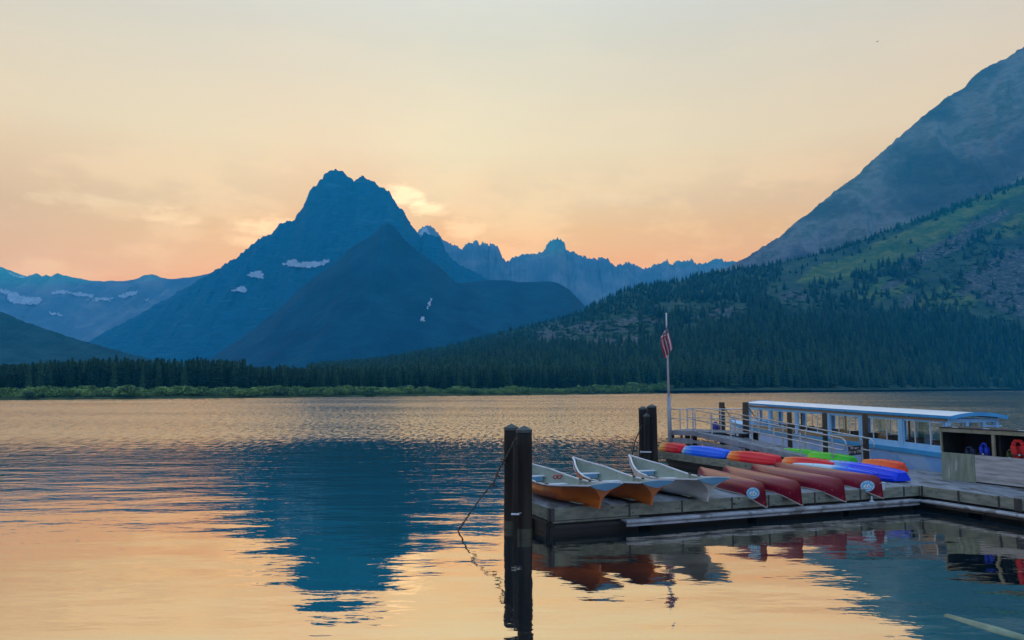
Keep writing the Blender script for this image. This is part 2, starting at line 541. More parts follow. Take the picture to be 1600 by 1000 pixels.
def hill_material():
    m = bpy.data.materials.new('hillside'); m.use_nodes = True
    N, L = m.node_tree.nodes, m.node_tree.links
    b = N['Principled BSDF']; b.inputs['Roughness'].default_value = .95; b.inputs['Specular IOR Level'].default_value = .1
    g = N.new('ShaderNodeNewGeometry')
    at = N.new('ShaderNodeAttribute'); at.attribute_name = 'cover'     # R scree, G meadow
    sp = N.new('ShaderNodeSeparateColor'); L.new(at.outputs['Color'], sp.inputs[0])
    n = nd(N, 'ShaderNodeTexNoise', Scale=.035, Detail=8.0, Roughness=.65); L.new(g.outputs['Position'], n.inputs['Vector'])
    nf = nd(N, 'ShaderNodeTexNoise', Scale=.16, Detail=7.0, Roughness=.72); L.new(g.outputs['Position'], nf.inputs['Vector'])
    scrub = ramp(N, [(.34, (.016, .040, .030)), (.5, (.032, .065, .034)), (.62, (.055, .085, .045)), (.72, (.09, .095, .085))])
    L.new(n.outputs[0], scrub.inputs[0])
    meadow = ramp(N, [(.36, (.022, .070, .024)), (.48, (.050, .105, .028)), (.58, (.12, .15, .040)), (.70, (.22, .19, .055))])
    L.new(math_node(N, L, 'ADD', math_node(N, L, 'MULTIPLY', n.outputs[0], .55), math_node(N, L, 'MULTIPLY', nf.outputs[0], .45)), meadow.inputs[0])
    scree = ramp(N, [(.36, (.025, .04, .045)), (.5, (.055, .065, .062)), (.60, (.12, .125, .11)), (.70, (.27, .27, .25))])
    L.new(nf.outputs[0], scree.inputs[0])
    M = lambda *a, **k: math_node(N, L, *a, **k)
    brk = M('MULTIPLY', M('SUBTRACT', n.outputs[0], .5), 1.6)
    m1 = N.new('ShaderNodeMix'); m1.data_type = 'RGBA'
    L.new(M('MULTIPLY', M('ADD', M('SUBTRACT', sp.outputs[1], .35), brk), 4.0, clamp=True), m1.inputs[0])
    L.new(scrub.outputs[0], m1.inputs[6]); L.new(meadow.outputs[0], m1.inputs[7])
    m2 = N.new('ShaderNodeMix'); m2.data_type = 'RGBA'
    L.new(M('MULTIPLY', M('ADD', M('SUBTRACT', sp.outputs[0], .45), M('MULTIPLY', brk, 1.3)), 5.0, clamp=True), m2.inputs[0])
    L.new(m1.outputs[2], m2.inputs[6]); L.new(scree.outputs[0], m2.inputs[7])
    L.new(m2.outputs[2], b.inputs['Base Color'])
    bp = N.new('ShaderNodeBump'); bp.inputs['Distance'].default_value = 3.0
    L.new(nf.outputs[0], bp.inputs['Height']); L.new(bp.outputs[0], b.inputs['Normal'])
    return m


SHORE = [(-4000, 110), (-800, 150), (0, 214), (200, 235), (400, 257), (600, 293), (800, 333), (950, 385), (1045, 450), (1150, 530), (1220, 620), (1300, 720), (1450, 790), (1600, 820), (2400, 860), (5600, 900)]
HILLP = [(440, 590), (520, 574), (600, 562), (650, 553), (700, 543), (760, 528), (800, 517), (870, 500), (905, 491), (925, 478), (950, 466), (975, 455), (985, 451), (1010, 447), (1060, 440), (1090, 431), (1130, 424),
         (1200, 414), (1260, 401), (1300, 390), (1340, 378), (1400, 355), (1450, 337), (1500, 318), (1550, 300), (1600, 281), (1700, 240), (1900, 180), (2300, 120), (2800, 100)]
HILLY = [(440, 1250), (700, 1300), (900, 1330), (1100, 1360), (1300, 1400), (1600, 1400), (2800, 1400)]


def build_hillside():
    hy = np.array(HILLY, float)
    fr = [(x, np.interp(x, hy[:, 0], hy[:, 1]) - np.interp(x, [p[0] for p in SHORE], [p[1] for p in SHORE]) - 70) for x in range(440, 2801, 40)]
    o, bvh = ridge('hillside', HILLP, HILLY, fr, 300, hill_material(), n=620, nf=110, p=1.12, jag=1.0, jagscale=12, gully=.055, seed=71, gs=22, base=1.5)
    me = o.data
    co = np.empty(len(me.vertices) * 3); me.vertices.foreach_get('co', co); co = co.reshape(-1, 3)
    z = co[:, 2] - H
    dep = co[:, 1] * CT + z * ST
    px = 800 + F * co[:, 0] / dep; py = 500 - F * (-co[:, 1] * ST + z * CT) / dep

    def blob(cx, cy, rx, ry, ang=0.0):
        c, s = math.cos(ang), math.sin(ang)
        u, v = (px - cx) * c + (py - cy) * s, -(px - cx) * s + (py - cy) * c
        return np.clip(1.15 - np.sqrt((u / rx) ** 2 + (v / ry) ** 2), 0, 1) * 1.6
    R = np.zeros(len(co)); G = np.zeros(len(co))
    for a in ((1560, 420, 90, 26, -.45), (1580, 470, 70, 26, .3), (1470, 390, 80, 14, -.42), (1400, 440, 34, 9, -.5), (1420, 470, 20, 6, -.9), (1540, 345, 50, 9, -.4),
              (1115, 490, 44, 14, .0), (900, 515, 90, 14, -.12), (985, 505, 60, 14, -.15), (960, 535, 90, 10, -.05), (930, 553, 20, 5, 0), (1240, 462, 30, 8, 0), (1305, 500, 24, 5, 0), (1640, 430, 120, 50, -.3)):
        R = np.maximum(R, blob(*a))
    for a in ((1400, 390, 150, 24, -.42), (1520, 325, 110, 13, -.38), (1300, 425, 60, 20, -.35), (1480, 470, 80, 26, -.3), (1380, 450, 60, 20, -.2), (1650, 330, 120, 20, -.35)):
        G = np.maximum(G, blob(*a))
    ca = me.color_attributes.new('cover', 'FLOAT_COLOR', 'POINT')
    c = np.zeros((len(co), 4)); c[:, 0] = R; c[:, 1] = G; c[:, 3] = 1
    ca.data.foreach_set('color', c.ravel())
    return o, bvh


HILL, HILL_BVH = build_hillside()

# ------------------------------------------------------------------ low ground, lake
def shoreY(px):
    return np.interp(px, [p[0] for p in SHORE], [p[1] for p in SHORE])


def build_ground():
    pxs = np.concatenate([np.linspace(-4000, -300, 30)[:-1], np.linspace(-300, 1900, 560), np.linspace(1900, 5600, 40)[1:]])
    sy = shoreY(pxs) * (1 + .012 * fbm(pxs / 26, pxs * 0, 5, 4)) + 1.2 * fbm(pxs / 4, pxs * 0, 6, 3)
    offs = np.array([-6, 0, .5, 1.5, 4, 10, 20, 40, 80, 160, 350, 700, 1400, 2100, 2750])
    zz = np.array([-1.5, -.02, .35, .55, .7, .9, 1.0, 1.2, 1.5, 1.8, 2.5, 4, 6, 8, 8])
    O, PX = np.meshgrid(offs, pxs, indexing='ij')
    Yy = sy[None] + O
    Xx = (PX - 800) / F / 1.0037 * (sy[None] + O * .6)
    Zz = np.repeat(zz[:, None], len(pxs), 1) + .12 * fbm(Xx / 6, Yy / 6, 8, 3) * (O > 1)
    mat = terrain_mat('meadow_soil', [(.35, (.018, .030, .014)), (.5, (.035, .060, .022)), (.66, (.06, .09, .03))], .2, .1)
    return grid_mesh('ground', Xx, Yy, Zz, mat, kind='structure')


GROUND, GROUND_BVH = build_ground()


def water_material():
    m = bpy.data.materials.new('lake_water'); m.use_nodes = True
    N, L = m.node_tree.nodes, m.node_tree.links
    N.clear()
    M = lambda *a, **k: math_node(N, L, *a, **k)
    out = N.new('ShaderNodeOutputMaterial')
    g = N.new('ShaderNodeNewGeometry')
    sp = N.new('ShaderNodeSeparateXYZ'); L.new(g.outputs['Position'], sp.inputs[0])
    # wind zones: still water by the dock, rippled band further out, fine chop beyond
    warp = nd(N, 'ShaderNodeTexNoise', Scale=.022, Detail=3.0); L.new(g.outputs['Position'], warp.inputs['Vector'])
    yy = M('ADD', sp.outputs[1], M('MULTIPLY', M('SUBTRACT', warp.outputs[0], .5), 16.0))
    yy = M('ADD', yy, M('MULTIPLY', sp.outputs[0], -.12))
    zone = N.new('ShaderNodeMapRange'); zone.interpolation_type = 'SMOOTHSTEP'
    zone.inputs['From Min'].default_value = 13.0; zone.inputs['From Max'].default_value = 46.0
    L.new(yy, zone.inputs[0])
    far = N.new('ShaderNodeMapRange'); far.interpolation_type = 'SMOOTHSTEP'
    far.inputs['From Min'].default_value = 42.0; far.inputs['From Max'].default_value = 66.0
    L.new(yy, far.inputs[0])

    def wave(scale, sx, sy, rot, detail=2.0, seed=0.0):
        mp = N.new('ShaderNodeMapping')
        mp.inputs['Scale'].default_value = (sx, sy, 1); mp.inputs['Rotation'].default_value = (0, 0, rot); mp.inputs['Location'].default_value = (seed, seed * 1.7, 0)
        L.new(g.outputs['Position'], mp.inputs[0])
        n = nd(N, 'ShaderNodeTexNoise', Scale=scale, Detail=detail, Roughness=.5)
        L.new(mp.outputs[0], n.inputs['Vector'])
        return n.outputs[0]
    w1 = wave(.55, .42, 1.0, .10, 1.5, 3.1)      # long gentle swell
    w2 = wave(2.0, .40, 1.0, -.22, 2.0, 11.0)    # ripples
    w3 = wave(6.0, .55, 1.0, .30, 2.0, 23.0)     # fine ripples
    w4 = wave(1.6, .7, 1.0, .15, 3.0, 5.0)
    h = M('MULTIPLY', w1, WAVE[0])
    h = M('ADD', h, M('MULTIPLY', w4, M('MULTIPLY', far.outputs[0], WAVE[6])))
    h = M('ADD', h, M('MULTIPLY', w2, M('MULTIPLY_ADD', zone.outputs[0], WAVE[2], WAVE[1])))
    h = M('ADD', h, M('MULTIPLY', w3, M('MULTIPLY_ADD', zone.outputs[0], WAVE[4], WAVE[3])))
    bp = N.new('ShaderNodeBump'); bp.inputs['Distance'].default_value = 1.0
    L.new(h, bp.inputs['Height'])
    # of a choppy surface seen at a grazing angle mostly the facets turned towards the eye show
    grain = nd(N, 'ShaderNodeTexNoise', Scale=1.0, Detail=3.0, Roughness=.7)
    gm = N.new('ShaderNodeMapping'); gm.inputs['Scale'].default_value = (3.2, .60, 1)
    L.new(g.outputs['Position'], gm.inputs[0]); L.new(gm.outputs[0], grain.inputs['Vector'])
    gust = nd(N, 'ShaderNodeTexNoise', Scale=.03, Detail=3.0)
    gm2 = N.new('ShaderNodeMapping'); gm2.inputs['Scale'].default_value = (.5, 1.4, 1)
    L.new(g.outputs['Position'], gm2.inputs[0]); L.new(gm2.outputs[0], gust.inputs['Vector'])
    mid = N.new('ShaderNodeMapRange'); mid.interpolation_type = 'SMOOTHSTEP'
    mid.inputs['From Min'].default_value = 30.0; mid.inputs['From Max'].default_value = 62.0
    L.new(yy, mid.inputs[0])
    kk = M('MULTIPLY', M('SUBTRACT', grain.outputs[0], .54), M('MULTIPLY', mid.outputs[0], .56))
    kk = M('ADD', kk, M('MULTIPLY', far.outputs[0], .118))
    kk = M('ADD', kk, M('MULTIPLY', M('MULTIPLY', M('SUBTRACT', gust.outputs[0], .5), .14), far.outputs[0]))
    kk = M('MAXIMUM', kk, 0.0)
    inc = N.new('ShaderNodeVectorMath'); inc.operation = 'SCALE'
    L.new(g.outputs['Incoming'], inc.inputs[0]); L.new(kk, inc.inputs['Scale'])
    vis = N.new('ShaderNodeVectorMath'); vis.operation = 'ADD'
    L.new(inc.outputs[0], vis.inputs[0]); L.new(bp.outputs[0], vis.inputs[1])
    nrm = N.new('ShaderNodeVectorMath'); nrm.operation = 'NORMALIZE'; L.new(vis.outputs[0], nrm.inputs[0])
    gl = N.new('ShaderNodeBsdfGlossy'); gl.distribution = 'MULTI_GGX'
    gl.inputs['Color'].default_value = (1.0, .88, .70, 1)
    L.new(M('MULTIPLY_ADD', far.outputs[0], .13, .015), gl.inputs['Roughness'])
    L.new(nrm.outputs[0], gl.inputs['Normal'])
    # body of the water: partly clear near the surface, dark blue-green with depth
    df = nd(N, 'ShaderNodeBsdfDiffuse'); df.inputs[0].default_value = (.012, .045, .07, 1)
    tr = nd(N, 'ShaderNodeBsdfTransparent'); tr.inputs[0].default_value = (.45, .65, .62, 1)
    body = nd(N, 'ShaderNodeMixShader', Fac=.45)
    L.new(df.outputs[0], body.inputs[1]); L.new(tr.outputs[0], body.inputs[2])
    fr = nd(N, 'ShaderNodeFresnel', IOR=WAVE[5]); L.new(bp.outputs[0], fr.inputs['Normal'])
    mx = N.new('ShaderNodeMixShader')
    L.new(fr.outputs[0], mx.inputs[0]); L.new(body.outputs[0], mx.inputs[1]); L.new(gl.outputs[0], mx.inputs[2])
    L.new(mx.outputs[0], out.inputs[0])
    return m


WAVE = (.042, .0072, .017, .0018, .0070, 40.0, .03)
mesh_obj('lake', [(-1600, -120, 0), (1600, -120, 0), (1600, 1000, 0), (-1600, 1000, 0)], [(0, 1, 2, 3)], water_material(), kind='structure')
mesh_obj('lake_bed', [(-1600, -120, -3), (1600, -120, -3), (1600, 1000, -3), (-1600, 1000, -3)], [(0, 1, 2, 3)],
         material('silt', (.02, .03, .03), (.04, .05, .045), scale=.5, world_space=True), kind='structure')


# ------------------------------------------------------------------ snow patches, conforming to the slope behind them
def inside(poly, x, y):
    c = False
    n = len(poly)
    for i in range(n):
        x1, y1 = poly[i]; x2, y2 = poly[(i + 1) % n]
        if (y1 > y) != (y2 > y) and x < (x2 - x1) * (y - y1) / (y2 - y1) + x1:
            c = not c
    return c


def drape(bvh, poly, step, off, ragged=0.0):
    xs = [p[0] for p in poly]; ys = [p[1] for p in poly]
    x0, x1, y0, y1 = min(xs), max(xs), min(ys), max(ys)
    nx, ny = int((x1 - x0) / step) + 2, int((y1 - y0) / step) + 2
    V, idx, Fc = [], {}, []
    eye = Vector((0, 0, H))

    def vert(i, j):
        if (i, j) not in idx:
            d = Vector(ray(x0 + i * step, y0 + j * step)).normalized()
            hit = bvh.ray_cast(eye, d, 9000)
            idx[(i, j)] = None if hit[0] is None else (len(V))
            if hit[0] is not None: V.append(hit[0] - d * off)
        return idx[(i, j)]
    for i in range(nx):
        for j in range(ny):
            cx, cy = x0 + (i + .5) * step, y0 + (j + .5) * step
            cx += ragged * float(fbm(cx / 3, cy / 3, 3, 2)); cy += ragged * float(fbm(cx / 3, cy / 3, 9, 2))
            if inside(poly, cx, cy):
                q = [vert(i, j), vert(i, j + 1), vert(i + 1, j + 1), vert(i + 1, j)]
                if None not in q: Fc.append(q)
    return V, Fc


M_snow = material('snow', (.24, .31, .38), (.40, .47, .54), rough=.8, scale=.05, world_space=True)
for which, poly in (
    ('far_left', [(0, 451), (12, 453), (28, 460), (48, 465), (66, 467), (62, 474), (44, 476), (20, 474), (10, 468), (12, 460), (0, 458)]),
    ('far_left', [(10, 423), (24, 428), (40, 433), (36, 434), (20, 430)]),
    ('far_left', [(78, 457), (98, 453), (120, 457), (145, 460), (145, 465), (125, 463), (104, 458), (84, 459)]),
    ('far_left', [(132, 468), (160, 466), (178, 465), (172, 469), (150, 470)]),
    ('far_left', [(182, 463), (205, 456), (218, 454), (212, 460), (196, 466)]),
    ('far_left', [(222, 470), (234, 466), (232, 470)]),
    ('far_left', [(74, 485), (98, 491), (96, 493), (80, 490)]),
    ('main', [(441, 412), (452, 407), (460, 405), (466, 409), (480, 410), (500, 409), (516, 406), (506, 414), (490, 418), (476, 418), (470, 415), (456, 417), (446, 415)]),
    ('main', [(385, 430), (396, 424), (408, 423), (412, 428), (410, 435), (398, 434)]),
    ('main', [(361, 456), (372, 449), (380, 447), (387, 452), (386, 456)]),
    ('fore', [(666, 484), (669, 474), (672, 466), (674, 468), (671, 478)]),
    ('fore', [(656, 500), (659, 494), (663, 494), (662, 502), (657, 503)]),
    ('far_right', [(654, 366), (662, 356), (668, 358), (672, 366), (660, 368)]),
):
    V, Fc = drape(RNG[which][1], poly, .7, 8.0, 3.2)
    if Fc:
        mesh_obj('snow_patch', V, Fc, M_snow, kind='structure', smooth=True)

# ------------------------------------------------------------------ trees and shrubs
M_needles = material('needles', (.002, .017, .009), (.012, .050, .020), rough=.8, scale=1.2, spec=.2)
M_needles2 = material('needles_light', (.012, .044, .020), (.035, .085, .034), rough=.8, scale=1.0, spec=.2)
M_bark = material('bark', (.035, .028, .022), (.07, .055, .04), rough=.9, scale=6, stretch=(1, 1, .2))
M_aspen = material('aspen_leaves', (.045, .10, .035), (.085, .16, .06), rough=.7, scale=1.0, spec=.25)
M_willow = material('willow_leaves', (.05, .13, .03), (.19, .30, .075), rough=.75, scale=.12, spec=.2, world_space=True, c3=(.07, .13, .06), s3=2.2)


def conifer_mesh(seed, mat, slim=.16, tiers=20):
    """unit height crown from z=.04 to 1"""
    r = random.Random(seed)
    b = MB()
    n = 7
    core = [(.03, slim * .35), (.25, slim * .5), (.6, slim * .28), (.97, .004)]
    P = [[(math.cos(2 * PI * j / n) * q, math.sin(2 * PI * j / n) * q, z) for j in range(n)] for z, q in core]
    b.grid(P, closed=True)
    for t in range(tiers):
        z = .06 + .92 * (t / tiers) ** .92
        R = slim * (1.03 - z) ** .75 * r.uniform(.8, 1.15) * (.75 if z < .12 else 1)
        nb = 9 if z < .7 else 6
        a0 = r.uniform(0, 6.28)
        for k in range(nb):
            a = a0 + 2 * PI * k / nb + r.uniform(-.25, .25)
            rr = R * r.uniform(.65, 1.2)
            w = rr * .34 + .006
            ca, sa = math.cos(a), math.sin(a)
            dz = r.uniform(.02, .05)
            b.add([(0, 0, z + .035), (ca * rr * .6 - sa * w, sa * rr * .6 + ca * w, z - dz * .3), (ca * rr, sa * rr, z - dz), (ca * rr * .6 + sa * w, sa * rr * .6 - ca * w, z - dz * .3)],
                  [(0, 1, 2), (0, 2, 3)])
    me = bpy.data.meshes.new('crown')
    me.from_pydata(b.v, [], b.f); me.materials.append(mat)
    return me


def leafy_mesh(seed, mat, n, shape, leaf, name='crown', lumps=7):
    r = random.Random(seed)
    b = MB()
    L = [(r.uniform(-.6, .6), r.uniform(-.6, .6), r.uniform(.25, .75), r.uniform(.25, .5)) for _ in range(lumps)]
    for i in range(n):
        lx, ly, lz, lr = r.choice(L)
        v = Vector((r.gauss(0, 1), r.gauss(0, 1), r.gauss(0, 1))).normalized() * lr * r.uniform(.6, 1.0)
        p = Vector(((lx + v.x) * shape[0], (ly + v.y) * shape[1], max(0.02, lz + v.z * .8) * shape[2]))
        d = Vector((r.gauss(0, 1), r.gauss(0, 1), r.gauss(0, 1))).normalized()
        e = d.cross(Vector((r.gauss(0, 1), r.gauss(0, 1), r.gauss(0, 1)))).normalized()
        s = leaf * r.uniform(.6, 1.3)
        b.add([p - d * s, p + e * s * .7, p + d * s, p - e * s * .7], [(0, 1, 2, 3)])
    me = bpy.data.meshes.new(name)
    me.from_pydata(b.v, [], b.f); me.materials.append(mat)
    return me


def trunk_mesh(r0=.012, h=.5):
    b = MB().tube([(0, 0, -.02), (0.002, 0, h * .5), (0, 0.002, h)], [r0, r0 * .7, r0 * .3], 6)
    me = bpy.data.meshes.new('trunk'); me.from_pydata(b.v, [], b.f); me.materials.append(M_bark)
    return me


CROWNS = [conifer_mesh(100 + i, M_needles if i < 4 else M_needles2, slim=(.18, .21, .16, .24, .19, .23)[i]) for i in range(6)]
ASPENS = [leafy_mesh(200 + i, M_aspen, 420, (.26, .26, .95), .035) for i in range(2)]
SHRUBS = [leafy_mesh(300 + i, M_willow, 330, (1.0, 1.0, .95), .085, 'shrub') for i in range(3)]
TRUNK = trunk_mesh(); TRUNK_A = trunk_mesh(.014, .6)
for me in SHRUBS:
    pass


def ground_z(x, y):
    z = 0
    for bv in (GROUND_BVH, HILL_BVH):
        h = bv.ray_cast(Vector((x, y, 3000)), Vector((0, 0, -1)))
        if h[0] is not None: z = max(z, h[0].z)
    return z


def put_tree(name, x, y, h, crown, trunk, label, group, w=1.0, cat='tree'):
    e = empty(name, (x, y, ground_z(x, y) - .1), random.uniform(0, 6.28), label=label, category=cat, group=group)
    e.scale = (h * w, h * w, h)
    for nm, me in (('trunk', trunk), ('crown', crown)):
        o = bpy.data.objects.new(nm, me); COL.objects.link(o); o.parent = e
    return e


def scatter_object(name, pts, meshes, label, category=None):
    """pts: (x,y,z,scale,widthfactor,rot,idx); one stuff object made by geometry nodes over real points"""
    me = bpy.data.meshes.new(name)
    P = np.array(pts, float)
    me.vertices.add(len(P)); me.vertices.foreach_set('co', P[:, :3].ravel())
    for nm, col, ty in (('scl', 3, 'FLOAT'), ('wid', 4, 'FLOAT'), ('rot', 5, 'FLOAT')):
        a = me.attributes.new(nm, ty, 'POINT'); a.data.foreach_set('value', P[:, col])
    a = me.attributes.new('idx', 'INT', 'POINT'); a.data.foreach_set('value', P[:, 6].astype(np.int32))
    o = bpy.data.objects.new(name, me); COL.objects.link(o)
    tag(o, label=label, kind='stuff', category=category)
    # expand to real geometry (numpy), no instances
    Vs, Fs, off = [], [], 0
    Ms = []
    for im, msh in enumerate(meshes):
        v = np.empty(len(msh.vertices) * 3); msh.vertices.foreach_get('co', v); v = v.reshape(-1, 3)
        f = [tuple(p.vertices) for p in msh.polygons]
        sel = P[P[:, 6].astype(int) == im]
        Ms.append((v, f, sel, msh.materials[0]))
    mats = []
    V_all, LI, LS, MI = [], [], [], []
    voff = loff = 0
    for v, f, sel, mt in Ms:
        if len(sel) == 0: continue
        if mt not in mats: mats.append(mt)
        mi = mats.index(mt)
        c, s = np.cos(sel[:, 5])[:, None], np.sin(sel[:, 5])[:, None]
        X = (v[None, :, 0] * c - v[None, :, 1] * s) * (sel[:, 3] * sel[:, 4])[:, None] + sel[:, 0:1]
        Y = (v[None, :, 0] * s + v[None, :, 1] * c) * (sel[:, 3] * sel[:, 4])[:, None] + sel[:, 1:2]
        Z = v[None, :, 2] * sel[:, 3:4] + sel[:, 2:3]
        V_all.append(np.stack([X, Y, Z], -1).reshape(-1, 3))
        li = np.concatenate([np.array(q) for q in f]); ln = np.array([len(q) for q in f])
        st = np.concatenate([[0], np.cumsum(ln)[:-1]])
        k = len(sel)
        LI.append((li[None] + voff + np.arange(k)[:, None] * len(v)).ravel())
        LS.append((st[None] + loff + np.arange(k)[:, None] * len(li)).ravel())
        MI.append(np.full(k * len(f), mi))
        voff += k * len(v); loff += k * len(li)
    me.clear_geometry()
    V = np.concatenate(V_all); LIc = np.concatenate(LI); LSc = np.concatenate(LS)
    me.vertices.add(len(V)); me.vertices.foreach_set('co', V.ravel())
    me.loops.add(len(LIc)); me.loops.foreach_set('vertex_index', LIc.astype(np.int32))
    me.polygons.add(len(LSc)); me.polygons.foreach_set('loop_start', LSc.astype(np.int32))
    for mt in mats: me.materials.append(mt)
    me.polygons.foreach_set('material_index', np.concatenate(MI).astype(np.int32))
    me.update(calc_edges=True)
    return o


def tree_top_py(px):
    return np.interp(px, [0, 60, 150, 240, 330, 375, 400, 560, 640, 760, 900, 1050, 1200, 1400, 1600],
                     [568, 564, 560, 561, 559, 562, 571, 573, 571, 570, 571, 570, 567, 566, 566])


# the front row: individual trees
groups = {
    'left': ('dark conifer in the close tree line behind the willows, under the double peak', 'conifers in the tree line under the peak'),
    'mid': ('dark conifer at the foot of the low forested slope beyond the far willows', 'conifers below the low forested slope'),
    'right': ('dark conifer standing near the far shore below the scree hillside', 'conifers on the far shore below the scree'),
}
NTREE = 285
pxl = np.sort(np.concatenate([np.linspace(-12, 760, 155), np.linspace(764, 1612, 130)]) + rng.uniform(-2.2, 2.2, NTREE))
for i, px in enumerate(pxl):
    back = rng.uniform(28, 46) if px < 1200 else rng.uniform(14, 60)
    Y = float(shoreY(px)) + back
    top = float(tree_top_py(px)) + rng.normal(0, 3.2) + (rng.uniform(0, 12) if rng.random() < .3 else 0)
    p = PY(px, top, Y)
    x = p[0]
    gz = ground_z(x, Y)
    hgt = min(max(p[2] - gz, 6.0), 24)
    k = 'left' if px < 480 else 'mid' if px < 1050 else 'right'
    ci = int(rng.integers(0, 4)) if rng.random() < .8 else int(rng.integers(4, 6))
    put_tree('conifer_tree', x, Y, hgt, CROWNS[ci], TRUNK, *groups[k], w=rng.uniform(.9, 1.35))

# paler broadleaf trees one can pick out
for px, top, Y, w, lab in ((1360, 541, 850, 1.25, 'tall pale green aspen, left of the pair in the dark forest'), (1384, 541, 855, 1.0, 'slender pale green aspen, right of the pair in the dark forest'),
                           (1262, 570, 760, 1.3, 'round pale green tree near the far shore above the white landing'), (1182, 574, 610, .9, 'narrow pale green tree on the far shore above the dock ramp'),
                           (1218, 562, 690, 1.3, 'broad grey-green tree on the far shore between the flagpole and the landing'), (1290, 571, 760, .8, 'small slender pale green tree right of the white landing'),
                           (725, 575, 395, 1.0, 'pale green tree in the gap of the dark tree line')):
    p = PY(px, top, Y)
    put_tree('aspen_tree', p[0], Y, min(30, p[2] - ground_z(p[0], Y)), ASPENS[px % 2], TRUNK_A, lab, 'pale green broadleaf trees on the far shore', w=w)

# the rest of the valley forest
pts = []
for k in range(2300):
    px = rng.uniform(-60, 1680)
    back = 36 + 150 * rng.random() ** 1.3
    Y = float(shoreY(px)) + back
    top = float(tree_top_py(px)) + 2.0 + rng.normal(0, 2.6) + (8 if rng.random() < .2 else 0)
    p = PY(px, top, Y)
    gz = ground_z(p[0], Y)
    hgt = min(max(p[2] - gz, 5.0), 24)
    if px > 1150: hgt = rng.uniform(12, 22)
    pts.append((p[0], Y, gz - .1, hgt, rng.uniform(.9, 1.35), rng.uniform(0, 6.28), int(rng.integers(0, 4)) if rng.random() < .75 else int(rng.integers(4, 6))))
scatter_object('forest', pts, CROWNS, 'dense dark conifer forest filling the valley floor behind the shore')

# trees on the hillside
eye = Vector((0, 0, H))
hp = np.array(HILLP, float)


def hill_density(px, py):
    yr = np.interp(px, hp[:, 0], hp[:, 1])
    yd = np.interp(px, [500, 700, 800, 900, 1000, 1100, 1200, 1300, 1400, 1500, 1560, 1650], [560, 543, 540, 545, 540, 520, 492, 500, 490, 492, 505, 540])
    nz = float(fbm(px / 26, py / 16, 15, 4))
    d = 0.0
    if py > yd + nz * 14: d = 1.0
    elif px > 1000: d = max(0.0, .42 + nz * 1.6 - .0016 * max(0, px - 1180))
    else: d = .35 + nz * 1.2
    band = np.interp(px, [700, 900, 1100, 1250, 1500, 1600], [30, 22, 34, 26, 12, 8])
    if py < yr + band: d = max(d, .85)
    for cx, cy, rx, ry in ((1120, 490, 50, 16), (900, 520, 80, 16), (960, 535, 80, 12), (985, 505, 50, 12), (1580, 460, 80, 45)):
        if ((px - cx) / rx) ** 2 + ((py - cy) / ry) ** 2 < 1 + nz: d *= .10
    # open meadow running up to the right
    ym = np.interp(px, [1200, 1300, 1400, 1500, 1600], [432, 418, 385, 352, 320])
    if px > 1220 and abs(py - ym) < 22: d *= .10
    return d


pts = []
for k in range(21000):
    px = rng.uniform(480, 1660); 
    yr = float(np.interp(px, hp[:, 0], hp[:, 1]))
    py = rng.uniform(yr - 2, 606)
    if rng.random() > hill_density(px, py) * .80: continue
    h = HILL_BVH.ray_cast(eye, Vector(ray(px, py)).normalized(), 4000)
    if h[0] is None: continue
    q = h[0]
    sc = rng.uniform(7, 13) if py < yr + 40 else rng.uniform(9, 17)
    if px < 1000: sc *= .85
    pts.append((q.x, q.y, q.z - .6, sc, rng.uniform(.95, 1.5), rng.uniform(0, 6.28), int(rng.integers(0, 6))))
# a row along the crest so that the skyline is serrated
for k in range(330):
    px = rng.uniform(520, 1640)
    Y = float(np.interp(px, [p[0] for p in HILLY], [p[1] for p in HILLY])) - rng.uniform(0, 12)
    x = PY(px, float(np.interp(px, hp[:, 0], hp[:, 1])), Y)[0]
    h = HILL_BVH.ray_cast(Vector((x, Y, 3000)), Vector((0, 0, -1)))
    if h[0] is None: continue
    pts.append((x, Y, h[0].z - .5, rng.uniform(6, 12) * (1 if px > 900 else .8), rng.uniform(.9, 1.4), rng.uniform(0, 6.28), int(rng.integers(0, 6))))
print('hillside trees', len(pts))
scatter_object('forest', pts, [conifer_mesh(400 + i, M_needles if i < 3 else M_needles2, .25, tiers=9) for i in range(6)],
               'conifer forest spreading over the hillside below the scree')

# low scrub between the hillside trees
pts = []
BUSH = [leafy_mesh(500 + i, material('scrub_leaves', (.018, .060, .028), (.045, .11, .040), rough=.8, scale=.1, spec=.2, world_space=True), 46, (1.0, 1.0, .7), .30, 'bush', 5) for i in range(2)]
for k in range(5200):
    px = rng.uniform(760, 1660)
    yr = float(np.interp(px, hp[:, 0], hp[:, 1]))
    py = rng.uniform(yr, 560)
    if float(fbm(px / 14, py / 9, 33, 3)) < -.05: continue
    if px > 1220 and abs(py - np.interp(px, [1200, 1300, 1400, 1500, 1600], [432, 418, 385, 352, 320])) < 24: continue
    h = HILL_BVH.ray_cast(eye, Vector(ray(px, py)).normalized(), 4000)
    if h[0] is None: continue
    q = h[0]
    pts.append((q.x, q.y, q.z - .4, rng.uniform(1.6, 4.6), rng.uniform(1.0, 1.8), rng.uniform(0, 6.28), int(rng.integers(0, 2))))
print('bushes', len(pts))
scatter_object('scrub', pts, BUSH, 'low green scrub scattered over the hillside between the conifers')

